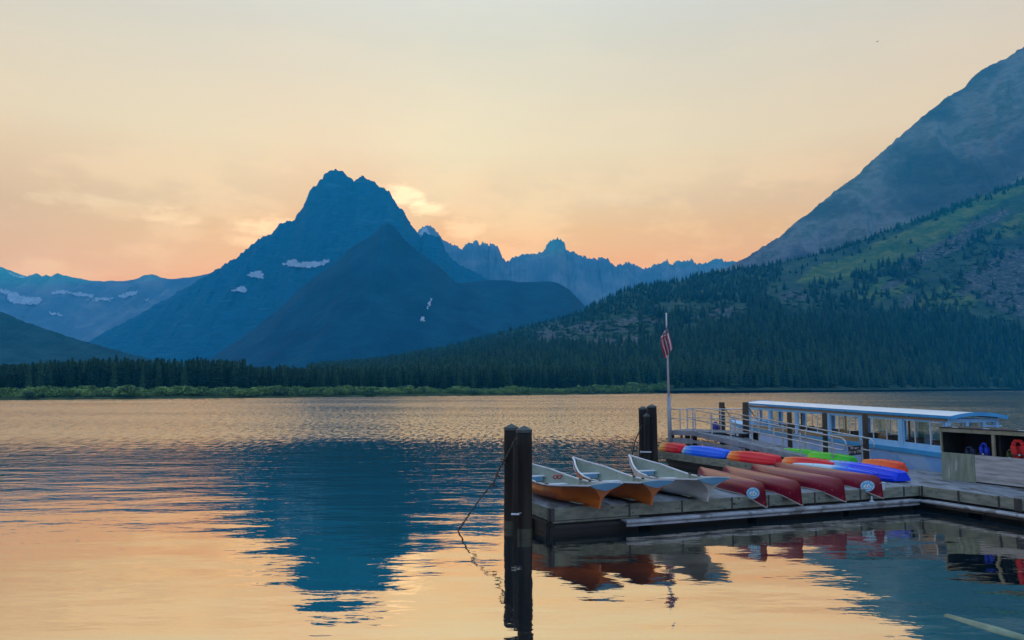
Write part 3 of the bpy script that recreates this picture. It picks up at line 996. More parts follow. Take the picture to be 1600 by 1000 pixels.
pts = []
for k in range(1900):
    px = rng.uniform(-40, 1660)
    depth = rng.random()
    Y = float(shoreY(px)) + 2.5 + 26 * depth * (1 if px < 1240 else .5)
    if px > 1240 and rng.random() < .35: continue
    if 1252 < px < 1292 and depth < .4: continue
    x = (px - 800) / F * Y / 1.0037
    s = rng.uniform(1.3, 3.4) * (1 + .35 * float(fbm(px / 30, 0, 4, 2))) * (1 if px < 900 else 1.25)
    pts.append((x, Y, ground_z(x, Y) - .15, s, rng.uniform(.9, 1.5), rng.uniform(0, 6.28), int(rng.integers(0, 3))))
scatter_object('shrubbery', pts, SHRUBS, 'band of green willow shrubs growing along the far lake shore')

# pale landing on the far shore
e = empty('landing_stage', PY(1273, 610.4, 684.0) * np.array([1, 1, 0]), label='small white landing stage on the far shore among shrubs', category='dock')
w_ = material('white_weathered', (.5, .52, .54), (.62, .64, .66), rough=.6, scale=2)
MB().box((0, 0, .55), (18, 3, .35)).build('deck', w_, e)
MB().box((9.5, 2, 1.3), (1.4, 1, 1.6)).box((9.5, 2, 2.2), (1.8, 1.3, .2)).build('locker', w_, e)
for x in (-8, -3, 3, 8):
    MB().tube([(x, 0, -1), (x, 0, .6)], .2).build('leg', M_bark, e)



# ================================================================== the dock
M_deck = material('weathered_deck', (.12, .138, .16), (.24, .265, .30), rough=.75, scale=3, bump=.004, stretch=(1, .3, 1), world_space=True, c3=(.08, .08, .08))
M_fascia = material('weathered_fascia', (.13, .145, .11), (.25, .25, .19), rough=.85, scale=3.5, bump=.004, stretch=(.8, .8, 2.4), world_space=True, c3=(.05, .05, .04), s3=1.6, lo3=.64, hi3=.68)
M_dark = material('dark_timber', (.006, .006, .006), (.016, .015, .013), rough=.7, scale=3, world_space=True)  # near-black brown for under-dock timbers, bin lid and base strip
M_float = material('black_float', (.008, .008, .009), (.018, .018, .02), rough=.6, scale=2, world_space=True)
M_rail_pale = material('worn_bumper', (.25, .27, .30), (.42, .44, .47), rough=.5, scale=3, world_space=True, c3=(.16, .16, .16))
M_steel = material('galvanised_steel', (.36, .38, .41), (.50, .52, .55), rough=.38, scale=6, metal=.7)
M_bracket = material('dark_bracket', (.02, .02, .022), (.05, .04, .035), rough=.6, scale=6)
M_pile = material('creosote_pile', (.009, .007, .006), (.024, .017, .013), rough=.75, scale=3.0, stretch=(1, 1, .15), bump=.01, spec=.2, c3=(.035, .026, .02))
M_pile_cap = material('pile_cap', (.035, .045, .045), (.07, .085, .085), rough=.55, scale=4, metal=.3)
M_algae = material('algae', (.012, .016, .010), (.035, .042, .022), rough=.35, scale=5)
M_post = material('brown_post', (.030, .022, .013), (.075, .050, .028), rough=.85, scale=4, stretch=(1, 1, .2), bump=.006)
M_rope = material('dark_chain', (.02, .018, .016), (.05, .045, .04), rough=.6, scale=20)

A0 = PZ(861, 794.5, DK); A1 = PZ(1435, 758.5, DK)          # front edge of the finger
u2 = (A1 - A0)[:2]; FL = float(np.hypot(*u2)); u2 = u2 / FL; v2 = np.array([-u2[1], u2[0]])
ANG_F = math.atan2(u2[1], u2[0])
FW = 3.0
B0 = PZ(1034, 705.5, DK)                                    # far left corner of the walkway
w2 = (A1 - B0)[:2]; w2 = w2 / np.hypot(*w2)                 # direction of the walkway towards the viewer
n2 = np.array([-w2[1], w2[0]])                              # to its right-hand side
B_far = float(np.hypot(*(A1 - B0)[:2]))
WW = 3.9
ANG_W = math.atan2(w2[1], w2[0])


def WK(s, t, z=0.0):
    """walkway coordinates: s metres from the inner corner towards the viewer, t metres across, z above deck"""
    p = A1[:2] + w2 * s + n2 * t
    return Vector((p[0], p[1], DK + z))


def FG(s, t, z=0.0):
    """finger coordinates: s along the front edge from its left end, t metres back"""
    p = A0[:2] + u2 * s + v2 * t
    return Vector((p[0], p[1], DK + z))


def seam_s(fn, px, lo, hi):
    for _ in range(50):
        m = (lo + hi) / 2
        if proj(fn(m))[0] < px: lo = m
        else: hi = m
    return m


def quad_prism(b, P, z0, z1, mi=0):
    n = len(P)
    b.add([(p[0], p[1], z0) for p in P] + [(p[0], p[1], z1) for p in P],
          [tuple(range(n - 1, -1, -1)), tuple(range(n, 2 * n))] + [(i, (i + 1) % n, n + (i + 1) % n, n + i) for i in range(n)], mi)


fin = empty('floating_dock', (0, 0, 0), label='low weathered finger dock carrying the rowboats and red canoes', category='dock')
# deck planks run across the finger
b = MB()
s0 = 0.05
k = 0
while s0 < FL - .1:
    w = .138
    a, c = FG(s0, .02), FG(s0, FW - .02)
    mid = (a + c) / 2
    b.box((mid.x, mid.y, DK - .022 + random.uniform(-.002, .002)), (w - .004, FW - .04, .04), rz=ANG_F)
    s0 += w; k += 1
b.build('decking', M_deck, fin, kind='stuff')
seams = [861, 982, 1064, 1142, 1199, 1271, 1342, 1410, 1434.5]
ss = [seam_s(lambda q: FG(q, 0), p, -1, FL + 1) for p in seams]
ss[0] = 0.0
for a, c in zip(ss[:-1], ss[1:]):
    m = FG((a + c) / 2, -.022, -.155)
    MB().box(m, (c - a - .03, .045, .31), rz=ANG_F, bev=.006).build('fascia_board', M_fascia, fin)
for a in ss[1:-1]:
    MB().box(FG(a, -.03, -.165), (.05, .055, .34), rz=ANG_F).build('bracket', M_bracket, fin)
MB().box(FG(-.022, FW / 2, -.155), (.045, FW, .31), rz=ANG_F, bev=.006).build('fascia_board', M_fascia, fin)
MB().box(FG(.02, -.03, -.16), (.10, .065, .33), rz=ANG_F, bev=.004).build('corner_plate', M_bracket, fin)
MB().box(FG(-.03, .04, -.16), (.065, .10, .33), rz=ANG_F, bev=.004).build('corner_plate', M_bracket, fin)
MB().box(FG(-.05, FW / 2, -.36), (.10, FW - .2, .06), rz=ANG_F).build('stringer', M_dark, fin)
for sx, ln in ((1.35, 2.6), (4.6, 3.2), (8.1, 3.2), (11.2, 2.6)):
    MB().box(FG(sx, FW / 2, -.58), (ln, FW - .3, .52), rz=ANG_F, bev=.05).build('float', M_float, fin)
MB().box(FG(1.3, .02, -.35), (2.5, .06, .05), rz=ANG_F).build('stringer', M_fascia, fin)
MB().box(FG(FL / 2, .25, -.42), (FL, .12, .2), rz=ANG_F).build('stringer', M_dark, fin)
sR = seam_s(lambda q: FG(q, -.3, -.38), 978, -1, FL)
MB().box(FG((sR + FL - .3) / 2, -.18, -.405), (FL - .3 - sR, .30, .05), rz=ANG_F, bev=.01).build('ledge', M_rail_pale, fin)
MB().tube([FG(sR, -.335, -.41), FG(FL - .32, -.335, -.41)], .055, 10).build('bumper', M_rail_pale, fin, smooth=True)
MB().box(FG((sR + FL - .35) / 2, -.32, -.50), (FL - .35 - sR, .03, .06), rz=ANG_F).build('ledge_rim', M_rail_pale, fin)
# lower timbers at the left end
for t in (.3, 1.3, 2.4):
    MB().box(FG(.02, t, -.5), (.12, .12, .5), rz=ANG_F).build('end_post', M_dark, fin)
MB().box(FG(1.2, -.01, -.47), (2.2, .05, .09), rz=ANG_F).build('stringer', M_dark, fin)

walk = empty('floating_dock', (0, 0, 0), label='wide weathered walkway dock carrying the kayaks, ramp foot and plywood bin', category='dock')
S_NEAR, S_FAR = 9.5, -B_far
b = MB()
q = S_FAR + .05
while q < S_NEAR:
    m = WK(q + .07, WW / 2)
    b.box((m.x, m.y, DK - .022 + random.uniform(-.002, .002)), (.134, WW - .04, .04), rz=ANG_W)
    q += .138
b.build('decking', M_deck, walk, kind='stuff')
seams = [1437, 1442, 1499, 1562, 1592, 1660, 1760]
ss = [seam_s(lambda q: WK(q, 0), p, -1, 12) for p in seams]
for a, c in zip(ss[:-1], ss[1:]):
    MB().box(WK((a + c) / 2, -.022, -.155), (max(.06, c - a - .035), .045, .31), rz=ANG_W, bev=.006).build('fascia_board', M_fascia, walk)
    MB().box(WK(c, -.03, -.165), (.06 if abs(c - ss[4]) > .01 else .22, .055, .34), rz=ANG_W).build('bracket', M_bracket, walk)
q = S_FAR
while q < -.3:
    e2 = min(q + 2.44, -.02)
    MB().box(WK((q + e2) / 2, -.022, -.155), (e2 - q - .02, .045, .31), rz=ANG_W, bev=.006).build('fascia_board', M_fascia, walk)
    q += 2.44
MB().box(WK(S_FAR - .02, WW / 2, -.155), (.045, WW, .31), rz=ANG_W).build('fascia_board', M_fascia, walk)
MB().box(WK((S_NEAR + S_FAR) / 2, WW + .022, -.155), (S_NEAR - S_FAR, .045, .31), rz=ANG_W).build('fascia_board', M_fascia, walk)
for sx in np.arange(S_FAR + 1.4, S_NEAR - 1, 3.1):
    MB().box(WK(float(sx), WW / 2 + .05, -.60), (2.7, WW - .5, .5), rz=ANG_W, bev=.05).build('float', M_float, walk)
MB().box(WK((S_NEAR + .35) / 2, -.20, -.405), (S_NEAR - .35, .34, .05), rz=ANG_W, bev=.01).build('ledge', M_rail_pale, walk)
MB().tube([WK(.33, -.375, -.41), WK(S_NEAR, -.375, -.41)], .05, 10).build('bumper', M_rail_pale, walk, smooth=True)
for a in np.arange(.9, S_NEAR, 1.55):
    MB().box(WK(float(a) + .7, -.34, -.50), (1.5, .03, .05), rz=ANG_W).build('ledge_rim', M_post, walk)
MB().box(WK((S_NEAR + S_FAR) / 2, .3, -.42), (S_NEAR - S_FAR, .12, .2), rz=ANG_W).build('stringer', M_dark, walk)

# ------------------------------------------------------------------ pilings
def piling(px, py_top, Y, r, label, group, cone=.11, bottom=-2.8, mat=None, lean=0.0):
    top = PY(px, py_top, Y)
    e = empty('mooring_pile', (top[0], Y, 0), label=label, category='piling', group=group)
    h = top[2] - cone
    n = 20
    P = []
    for z in np.linspace(bottom, h, 14):
        rr = r * (1 + .02 * math.sin(z * 3 + px)) * (1.0 if z < h - .02 else .99)
        P.append([(math.cos(2 * PI * j / n) * rr + lean * z, math.sin(2 * PI * j / n) * rr, z) for j in range(n)])
    bb = MB().grid(P, closed=True)
    bb.f.append(tuple(range((len(P) - 1) * n, len(P) * n))); bb.mi.append(0)
    bb.build('shaft', mat or M_pile, e, smooth=True)
    c = MB()
    P = [[(math.cos(2 * PI * j / n) * q + lean * h, math.sin(2 * PI * j / n) * q, z) for j in range(n)] for q, z in ((r * 1.04, h - .06), (r * 1.04, h + .01), (r * .5, h + cone * .62), (.01, h + cone))]
    c.grid(P, closed=True)
    c.build('cap', M_pile_cap, e)
    w_b = MB().grid([[(math.cos(2 * PI * j / n) * r * q + lean * z, math.sin(2 * PI * j / n) * r * q, z) for j in range(n)] for q, z in ((1.03, -.2), (1.035, .06 + .02 * (px % 3)), (1.03, .17), (1.0, .24))], closed=True)
    w_b.build('algae_band', M_algae, e, smooth=True)
    return e


piling(799, 662, 20.9, .195, 'thick dark pile with a grey cone cap, behind the nearer pile with the chain', 'tall capped piles by the rowboats')
piling(819, 665, 19.6, .198, 'thick dark pile with a grey cone cap, in front at the rowboats', 'tall capped piles by the rowboats')
e = empty('guide_pipe', PZ(805.5, 858, 0) * np.array([1, 1, 0]), label='thin dark pipe strapped between the two nearest capped piles', category='pipe')
g_ = PY(805, 694, 19.35); g0 = Vector((g_[0], 19.35, 0)); e.location = g0
MB().tube([(0, 0, -1.2), (0, 0, g_[2])], .055, 12).build('shaft', M_pile, e, smooth=True)
MB().tube([(-.10, -.09, .62), (.10, -.09, .62)], .025, 8).tube([(.02, -.08, .62), (.2, .15, .62)], .02, 6).build('clamp', M_steel, e)
piling(1004.5, 634.5, 36.6, .205, 'dark capped pile on the lake side of the far pile trio', 'tall capped piles by the kayaks')
piling(1010.5, 645.5, 35.7, .15, 'short slim capped pile in the middle of the far pile trio', 'tall capped piles by the kayaks')
piling(1019.5, 631.5, 35.9, .22, 'tallest capped pile of the far trio, next to the red and yellow kayak', 'tall capped piles by the kayaks', lean=-.012)
e = empty('pile_tie', (PY(1008, 706, 35.4)[0], 35.4, PY(1008, 706, 35.4)[2]), label='pale metal tie bar low across the far trio of piles', category='tie bar')
MB().tube([(-.2, 0, 0), (.28, 0, -.01)], .03, 8).build('bar', M_steel, e)
MB().box((-.2, 0, 0), (.05, .08, .1)).build('plate', M_steel, e)


def rope(name, pts, r, label, cat, links=True):
    bb = MB()
    P = [Vector(p) for p in pts]
    # resample
    out = []
    for a, c in zip(P[:-1], P[1:]):
        n = max(2, int((c - a).length / .09))
        out += [a.lerp(c, i / n) for i in range(n)]
    out.append(P[-1])
    for i, p in enumerate(out[:-1]):
        d = out[i + 1] - p
        jit = Vector((random.uniform(-.012, .012), random.uniform(-.012, .012), random.uniform(-.008, .008)))
        bb.tube([p - d * .12 + jit, p + d * .5 + jit * .5, p + d * 1.12], [r, r * 1.25 if i % 2 else r * .8, r], 6)
    return bb.build(name, M_rope, smooth=True, label=label, category=cat)


pt = PY(803, 690, 20.6)
rope('mooring_chain', [PY(806, 684, 20.5), PY(799, 697, 20.5), PY(790, 716, 20.7), PY(779, 734, 20.9), PY(772, 752, 20.6), PY(757, 770, 20.4), PY(735, 801, 20.0), PZ(714.5, 831.5, -.03)], .020,
     'dark knotted chain slanting from the nearest piles down into the lake', 'chain')
bb = MB()
for (px, py) in ((776, 742), (771, 757), (786, 722)):
    p = PY(px, py, 20.7)
    bb.tube([p + np.array([-.06, 0, .04]), p + np.array([.05, -.02, -.03]), p + np.array([.09, .02, -.07])], [.02, .035, .01], 6)
    bb.tube([p + np.array([.02, 0, .07]), p + np.array([-.02, .02, -.08])], .022, 6)
kn = bb.build('chain_knots', M_rope, bpy.data.objects['mooring_chain'], kind='stuff')
rope('mooring_chain', [PY(1003, 664, 36.4), PY(998, 676, 36.6), PY(992, 690, 36.9), PZ(985, 727, -.02)], .028, 'dark chain hanging from the far trio of piles to the lake', 'chain')

# ------------------------------------------------------------------ rowboats
M_orange = material('orange_hull', (.54, .115, .006), (.64, .15, .010), rough=.42, scale=2.5, c3=(.38, .085, .012), coat=.2)
M_white_hull = material('white_hull', (.50, .50, .46), (.60, .60, .56), rough=.45, scale=2.5, c3=(.36, .30, .18), coat=.2, lo3=.62, hi3=.7)
M_inside = material('boat_inside', (.27, .31, .25), (.35, .39, .32), rough=.6, scale=3, c3=(.20, .22, .17))
M_whitep = material('white_paint', (.56, .59, .62), (.68, .70, .72), rough=.45, scale=3)
M_shadewhite = material('white_paint_shade_blue', (.10, .27, .44), (.15, .34, .50), rough=.5, scale=3)  # white paint with the blue of the shade put into its colour
M_trim = material('dark_trim', (.03, .025, .02), (.06, .05, .04), rough=.5, scale=5)


def rowboat_shape(L=4.35):
    def b_(s): return (.47 + .22 * math.sin(PI * min(1, s / .9) ** .85)) * (1 - max(0, (s - .40) / .60) ** 2.1) + .012 + .10 * max(0, math.sin(PI * min(1, max(0, (s - .45) / .55)))) 
    def g_(s): return .60 - .16 * math.sin(PI * min(1, s / .78)) + .22 * max(0, (s - .45) / .55) ** 2.8

    def pt(s, u, inset=0.0):
        k = 0.0 if s < .70 else .52 * ((s - .70) / .30) ** 1.9
        g = g_(s); bm = b_(s)
        wn_ = max(0, 1 - s / .33) ** 1.2
        rnd = (1 - (1 - u) ** 2.4) ** .85
        x_round = bm * rnd
        wine = .055 + (1 - .055) * (max(0, (u - .30) / .70) ** 1.9 * .75 + .25 * max(0, (u - .12) / .88) ** 3.5)
        x_wine = bm * (wine if u > 0 else .05)
        x = x_wine * wn_ + x_round * (1 - wn_)
        if u == 0: x = max(x, 0.0) if wn_ > .3 else x * wn_
        z = k + (g - k) * (u ** (1.15 + .55 * (1 - wn_) * (1 if s < .7 else .6)))
        y = s * L - .30 * u ** 1.5 * max(0, 1 - s / .12) + (.10 * u if s > .97 else 0)
        if inset:
            x = max(x - inset, 0.0); z = z + inset * 1.2 * (1 - u)
        return x, y, z
    return pt, b_, g_, L


def make_rowboat(hull, label, rim_dark):
    pt, b_, g_, L = rowboat_shape()
    e = empty('rowboat', (0, 0, 0), label=label, category='rowboat', group='rowboats side by side on the finger dock')
    S = [0, .02, .05, .09, .14, .2, .28, .37, .47, .57, .67, .76, .84, .9, .95, .985, 1.0]
    U = [0, .06, .14, .22, .3, .38, .46, .54, .62, .7, .78, .86, .93, 1.0]
    for nm, inset, mt in (('hull', 0, hull), ('inner_face', .018, M_inside)):
        bb = MB()
        for sd in (-1, 1):
            bb.grid([[(sd * pt(s, u, inset)[0], pt(s, u, inset)[1] + (0.02 if inset else 0), pt(s, u, inset)[2] + (.0 if not inset else .004)) for u in U] for s in S])
        if not inset:
            # transom: closes the after end
            P = [pt(0, u) for u in U]
            for i in range(len(U) - 1):
                a, c = P[i], P[i + 1]
                bb.add([(-a[0], a[1], a[2]), (a[0], a[1], a[2]), (c[0], c[1], c[2]), (-c[0], c[1], c[2])], [(0, 1, 2, 3)])
            bb.box((0, .45, -.012), (.035, .9, .03))
        o = bb.build(nm, mt, e, smooth=True); smooth_by_angle(o, 40)
    # gunwales and the curved stem
    for sd in (-1, 1):
        pl = [(sd * (pt(s, 1)[0] + .004), pt(s, 1)[1], pt(s, 1)[2] + .012) for s in S]
        bb = MB()
        for a, c in zip(pl[:-1], pl[1:]): bb.bar(a, c, .045, .032)
        bb.build('gunwale', M_whitep, e)
        if rim_dark:
            bb = MB()
            for a, c in zip(pl[:-1], pl[1:]):
                a, c = Vector(a) + Vector((sd * .022, 0, -.028)), Vector(c) + Vector((sd * .022, 0, -.028))
                bb.bar(a, c, .02, .022)
            bb.build('rub_strip', M_trim, e)
        for s in (.34, .45):
            p = pt(s, 1)
            MB().box((sd * (p[0] - .01), p[1], p[2] + .035), (.06, .12, .045), bev=.008).build('oarlock_socket', M_trim, e)
    st = [(0, pt(s, 0)[1] + .015, pt(s, 0)[2]) for s in (.72, .78, .84, .89, .94, .97, 1.0)]
    st.append((0, pt(1, 1)[1] + .015, pt(1, 1)[2] + .03))
    MB().tube(st, .036, 8).build('stem', M_whitep, e, smooth=True)
    # transom board: the pale lens-shaped upper face
    bb = MB()
    N_ = 13
    top, bot = [], []
    gz = pt(0, 1)[2]
    for i in range(N_):
        q = -1 + 2 * i / (N_ - 1)
        x = q * (pt(0, 1)[0] + .02)
        top.append((x, pt(0, 1)[1] - .03, gz + .015 + .035 * (1 - q * q)))
        dz = .155 * (1 - abs(q) ** 1.7) ** 1.0 + .010 * math.cos(q * 9) * (1 - abs(q))
        bot.append((x, pt(0, 1)[1] - .03 + dz * .34, gz + .015 - dz))
    bb.grid([bot, top]); bb.grid([[(p[0], p[1] + .035, p[2]) for p in top], [(p[0], p[1] + .035, p[2]) for p in bot]])
    bb.grid([top, [(p[0], p[1] + .035, p[2]) for p in top]]); bb.grid([[(p[0], p[1] + .035, p[2]) for p in bot], bot])
    bb.build('transom_board', M_shadewhite, e)
    # seats
    for s, w in ((.12, .42), (.34, .24), (.60, .24), (.80, .22)):
        p = pt(s, .72)
        y, x, z = s * L, p[0] * (.74 if s < .2 else .92), p[2]
        p2 = pt(s, .5)
        MB().box((0, y, z), (2 * x, w, .03), bev=.006).build('seat', M_whitep, e)
        if s > .2: MB().box((0, y - w / 2 + .015, z - .075), (2 * p2[0] * .80, .025, .12)).build('seat_riser', M_shadewhite, e)
    MB().box((0, L * .40, .05), (.55, L * .55, .02)).build('floor_board', M_inside, e)
    return e


def aim(e, near, far_px, z, tail=0.0):
    """put the object's origin at near and turn its +Y towards the ground point seen under far_px"""
    e.location = tuple(near)
    L = 4.3
    best = None
    for k in range(-900, 500):
        a = k / 1000.0
        q = (near[0] + math.sin(a) * L, near[1] + math.cos(a) * L, z)
        d = abs(proj(q)[0] - far_px)
        if best is None or d < best[0]: best = (d, a)
    e.rotation_euler = (0, 0, -best[1])
    return best[1]


for near, fpx, hull, lab, dark in (((937, 793.5), 812, M_orange, 'orange rowboat against the nearest piles, first in the row', True),
                                   ((1018, 788), 899, M_orange, 'orange rowboat in the middle, between the other orange one and the white one', True),
                                   ((1106, 782), 987, M_white_hull, 'white rowboat with pale outside, next to the red canoes', False)):
    e = make_rowboat(hull, lab, dark)
    p = PZ(near[0], near[1], DK + .03)
    aim(e, p, fpx, DK + .75)
    if dark and near[0] < 950: BOAT1 = e

bm = MB()
for sx in (-.07, .07):
    bm.tube([(sx + .06 * math.cos(t), 0, .06 * math.sin(t)) for t in np.linspace(0, 2 * PI, 10)], .022, 6)
rf = bm.build('float', material('faded_red', (.35, .06, .05), (.45, .09, .07), rough=.5, scale=6), None, smooth=True,
              label='small red ring float lying on a seat inside the first orange rowboat', category='float')
pp = PY(871, 745, 22.4)
rf.location = tuple(pp); rf.rotation_euler = (.4, 0, .4)

# ------------------------------------------------------------------ canoes, upside down
M_canoe = material('red_canoe', (.13, .001, .014), (.20, .002, .020), rough=.30, scale=1.5, c3=(.30, .08, .08), s3=5.0, spec=.5, lo3=.66, hi3=.80)
M_canoe_rim = material('canoe_rim', (.35, .30, .26), (.45, .40, .36), rough=.5, scale=4)
M_emblem = material('emblem_blue', (.12, .40, .62), rough=.5)
M_emblem_w = material('emblem_white', (.72, .78, .82), rough=.5)
M_emblem_d = material('emblem_dark', (.03, .10, .22), rough=.5)


def make_canoe(label, L=4.7):
    e = empty('canoe', (0, 0, 0), label=label, category='canoe', group='red canoes turned upside down on the dock')
    S = [0, .006, .015, .03, .055, .09, .14, .2, .28, .37, .5, .63, .74, .83, .9, .95, .98, 1.0]
    U = [0, .1, .2, .3, .4, .5, .52, .6, .7, .8, .9, 1.0]      # 0 keel (top), 1 gunwale (bottom)
    LIFT = .03

    def pt(s, u):
        q = math.sin(PI * min(max(s, 0), 1))
        bm_ = .43 * (1 - abs(2 * s - 1) ** 2.1) ** .95 + .010
        keel = .40
        ed = min(s, 1 - s)
        if ed < .055: keel -= .135 * (1 - ed / .055) ** 2.2
        if s < .5: low = -.25 * max(0, 1 - s / .22) ** 1.6
        else: low = -.02 * max(0, 1 - (1 - s) / .2) ** 1.6
        full = 1 - (1 - u) ** 2.6
        full = full ** .8
        if u >= .52: full = full * (1.0 + .02 * (1 - u))
        if .45 < u < .515: full *= .985
        sharp = u ** .8
        mixv = min(1, q * 1.6)
        x = bm_ * (full * mixv + sharp * (1 - mixv))
        z = keel + (low - keel) * (u ** (1.7 * mixv + 1.0 * (1 - mixv)))
        y = s * L - (.06 * (1 if s < .5 else -1) * u * max(0, 1 - ed / .06))
        return x, y, z + LIFT
    bb = MB()
    for sd in (-1, 1):
        bb.grid([[(sd * pt(s, u)[0], pt(s, u)[1], pt(s, u)[2]) for u in U] for s in S])
    o = bb.build('hull', M_canoe, e, smooth=True); smooth_by_angle(o, 30)
    for sd in (-1, 1):
        bb = MB()
        pl = [(sd * pt(s, 1)[0], pt(s, 1)[1], pt(s, 1)[2]) for s in S]
        for a, c in zip(pl[:-1], pl[1:]): bb.bar(a, c, .03, .026)
        bb.build('gunwale', M_canoe_rim, e)
    MB().box((0, L * .38, .04), (.72, .2, .03)).build('seat', M_post, e)
    MB().box((0, L * .72, .04), (.60, .2, .03)).build('seat', M_post, e)
    return e


def world_bvh(objs):
    V, Fc = [], []
    bpy.context.view_layer.update()
    for o in objs:
        n = len(V)
        V += [o.matrix_world @ v.co for v in o.data.vertices]
        Fc += [tuple(i + n for i in p.vertices) for p in o.data.polygons]
    return BVHTree.FromPolygons(V, Fc)


def decal(parent_thing, bvh, polys, off, mat, name, step=.35):
    V, Fc = [], []
    eye_ = Vector((0, 0, H))
    for poly in polys:
        idx = []
        c = (sum(p[0] for p in poly) / len(poly), sum(p[1] for p in poly) / len(poly))
        rings = [poly, [((p[0] + c[0]) / 2, (p[1] + c[1]) / 2) for p in poly]]
        base_ = len(V); ok = True
        for rg in rings + [[c]]:
            for p in rg:
                d = Vector(ray(*p)).normalized()
                h = bvh.ray_cast(eye_, d, 100)
                if h[0] is None: ok = False; break
                V.append(h[0] - d * off)
            if not ok: break
        if not ok:
            del V[base_:]; continue
        n = len(poly)
        for i in range(n):
            j = (i + 1) % n
            Fc.append((base_ + i, base_ + j, base_ + n + j, base_ + n + i))
            Fc.append((base_ + n + i, base_ + n + j, base_ + 2 * n))
    if not Fc: return None
    inv = parent_thing.matrix_world.inverted()
    return mesh_obj(name, [inv @ v for v in V], Fc, mat, parent_thing)


def ell(cx, cy, rx, ry, n=28):
    return [(cx + rx * math.cos(2 * PI * i / n), cy + ry * math.sin(2 * PI * i / n)) for i in range(n)]


canoes = []
for i, (near, far_px, lab) in enumerate((((1192, 778), 1098, 'red upside-down canoe with a round pale blue emblem, beside the white rowboat'),
                                         ((1247, 775), 1138, 'plain red upside-down canoe, second from the white rowboat'),
                                         ((1314, 770), 1184, 'plain red upside-down canoe, between a plain one and the emblem one by the blue kayaks'),
                                         ((1372, 765), 1222, 'red upside-down canoe with a round pale blue emblem, beside the blue kayaks'))):
    e = make_canoe(lab)
    p = PZ(near[0], near[1], DK + .0)
    p = p + np.array([0, -.22, 0])
    aim(e, p, far_px, DK + .2)
    canoes.append(e)
bpy.context.view_layer.update()
for e, (cx, cy, rx, ry) in ((canoes[0], (1176.5, 770.5, 11.2, 9.6)), (canoes[3], (1355.5, 759.5, 12.2, 9.2))):
    bv = world_bvh([c for c in e.children if c.name.startswith('hull')])
    decal(e, bv, [ell(cx, cy, rx, ry)], .006, M_emblem_w, 'emblem_ring')
    decal(e, bv, [ell(cx, cy, rx * .93, ry * .93)], .009, M_emblem, 'emblem_disc')
    ticks = []
    for k in range(30):
        a = 2 * PI * k / 30
        if k % 5 == 4: continue
        c_, s_ = math.cos(a), math.sin(a); w = .05
        P = []
        for rr, aa in ((.70, -w), (.86, -w), (.86, w), (.70, w)):
            P.append((cx + rx * rr * math.cos(a + aa), cy + ry * rr * math.sin(a + aa)))
        ticks.append(P)
    decal(e, bv, ticks, .012, M_emblem_w, 'emblem_letters')
    mt_ = [[(cx - rx * .58, cy + ry * .22), (cx - rx * .28, cy - ry * .28), (cx - rx * .08, cy + ry * .02), (cx + rx * .12, cy - ry * .40), (cx + rx * .56, cy + ry * .22)],
           [(cx - rx * .45, cy + ry * .36), (cx + rx * .45, cy + ry * .36), (cx + rx * .3, cy + ry * .46), (cx - rx * .3, cy + ry * .46)]]
    decal(e, bv, mt_, .012, M_emblem_w, 'emblem_mountain')
    decal(e, bv, [[(cx - rx * .30, cy + ry * .12), (cx - rx * .16, cy - ry * .06), (cx - rx * .04, cy + ry * .14)], [(cx + rx * .08, cy + ry * .12), (cx + rx * .16, cy - ry * .16), (cx + rx * .34, cy + ry * .14)]], .014, M_emblem_d, 'emblem_peaks')  # dark blue peaks printed on the white mountain

# small plastic fittings by the canoes
M_plast = material('pale_plastic', (.45, .58, .66), (.55, .66, .72), rough=.4, scale=5)
p = PZ(1378.5, 766, DK)
e = empty('dock_cleat', p, label='small pale blue plastic holder on the deck edge beside the emblem canoe', category='holder')
MB().box((0, 0, .10), (.13, .10, .20), bev=.02).build('body', M_plast, e)
MB().box((0, 0, .215), (.17, .13, .03), bev=.01).build('rim', M_plast, e)
p = PZ(1359, 775, DK - .12)
e = empty('hanging_tag', (p[0], p[1] - .12, DK - .25), label='tiny white plastic piece hanging below the emblem canoe', category='tag')
MB().tube([(0, 0, 0), (0, 0, .14)], .022, 8).build('stem', M_plast, e)
MB().box((.0, 0, -.01), (.14, .03, .05), bev=.01).build('foot', M_plast, e)

# ------------------------------------------------------------------ kayaks
def kayak_mat(name, stops):
    m = bpy.data.materials.new(name); m.use_nodes = True
    N, L = m.node_tree.nodes, m.node_tree.links
    b_ = N['Principled BSDF']; b_.inputs['Roughness'].default_value = .34; b_.inputs['Specular IOR Level'].default_value = .3
    tc = N.new('ShaderNodeTexCoord'); sp = N.new('ShaderNodeSeparateXYZ'); L.new(tc.outputs['Object'], sp.inputs[0])
    n = nd(N, 'ShaderNodeTexNoise', Scale=2.2, Detail=4.0); L.new(tc.outputs['Object'], n.inputs['Vector'])
    v = math_node(N, L, 'ADD', math_node(N, L, 'MULTIPLY', sp.outputs[1], 1 / 3.2), math_node(N, L, 'MULTIPLY', math_node(N, L, 'SUBTRACT', n.outputs[0], .5), .30))
    r = ramp(N, stops); L.new(v, r.inputs[0])
    n2_ = nd(N, 'ShaderNodeTexNoise', Scale=14.0, Detail=5.0, Roughness=.7); L.new(tc.outputs['Object'], n2_.inputs['Vector'])
    mx = N.new('ShaderNodeMix'); mx.data_type = 'RGBA'; mx.inputs[7].default_value = (.55, .45, .38, 1)
    sc = ramp(N, [(.62, (0, 0, 0)), (.78, (.22, .22, .22))]); L.new(n2_.outputs[0], sc.inputs[0])
    L.new(sc.outputs[0], mx.inputs[0]); L.new(r.outputs[0], mx.inputs[6]); L.new(mx.outputs[2], b_.inputs['Base Color'])
    return m


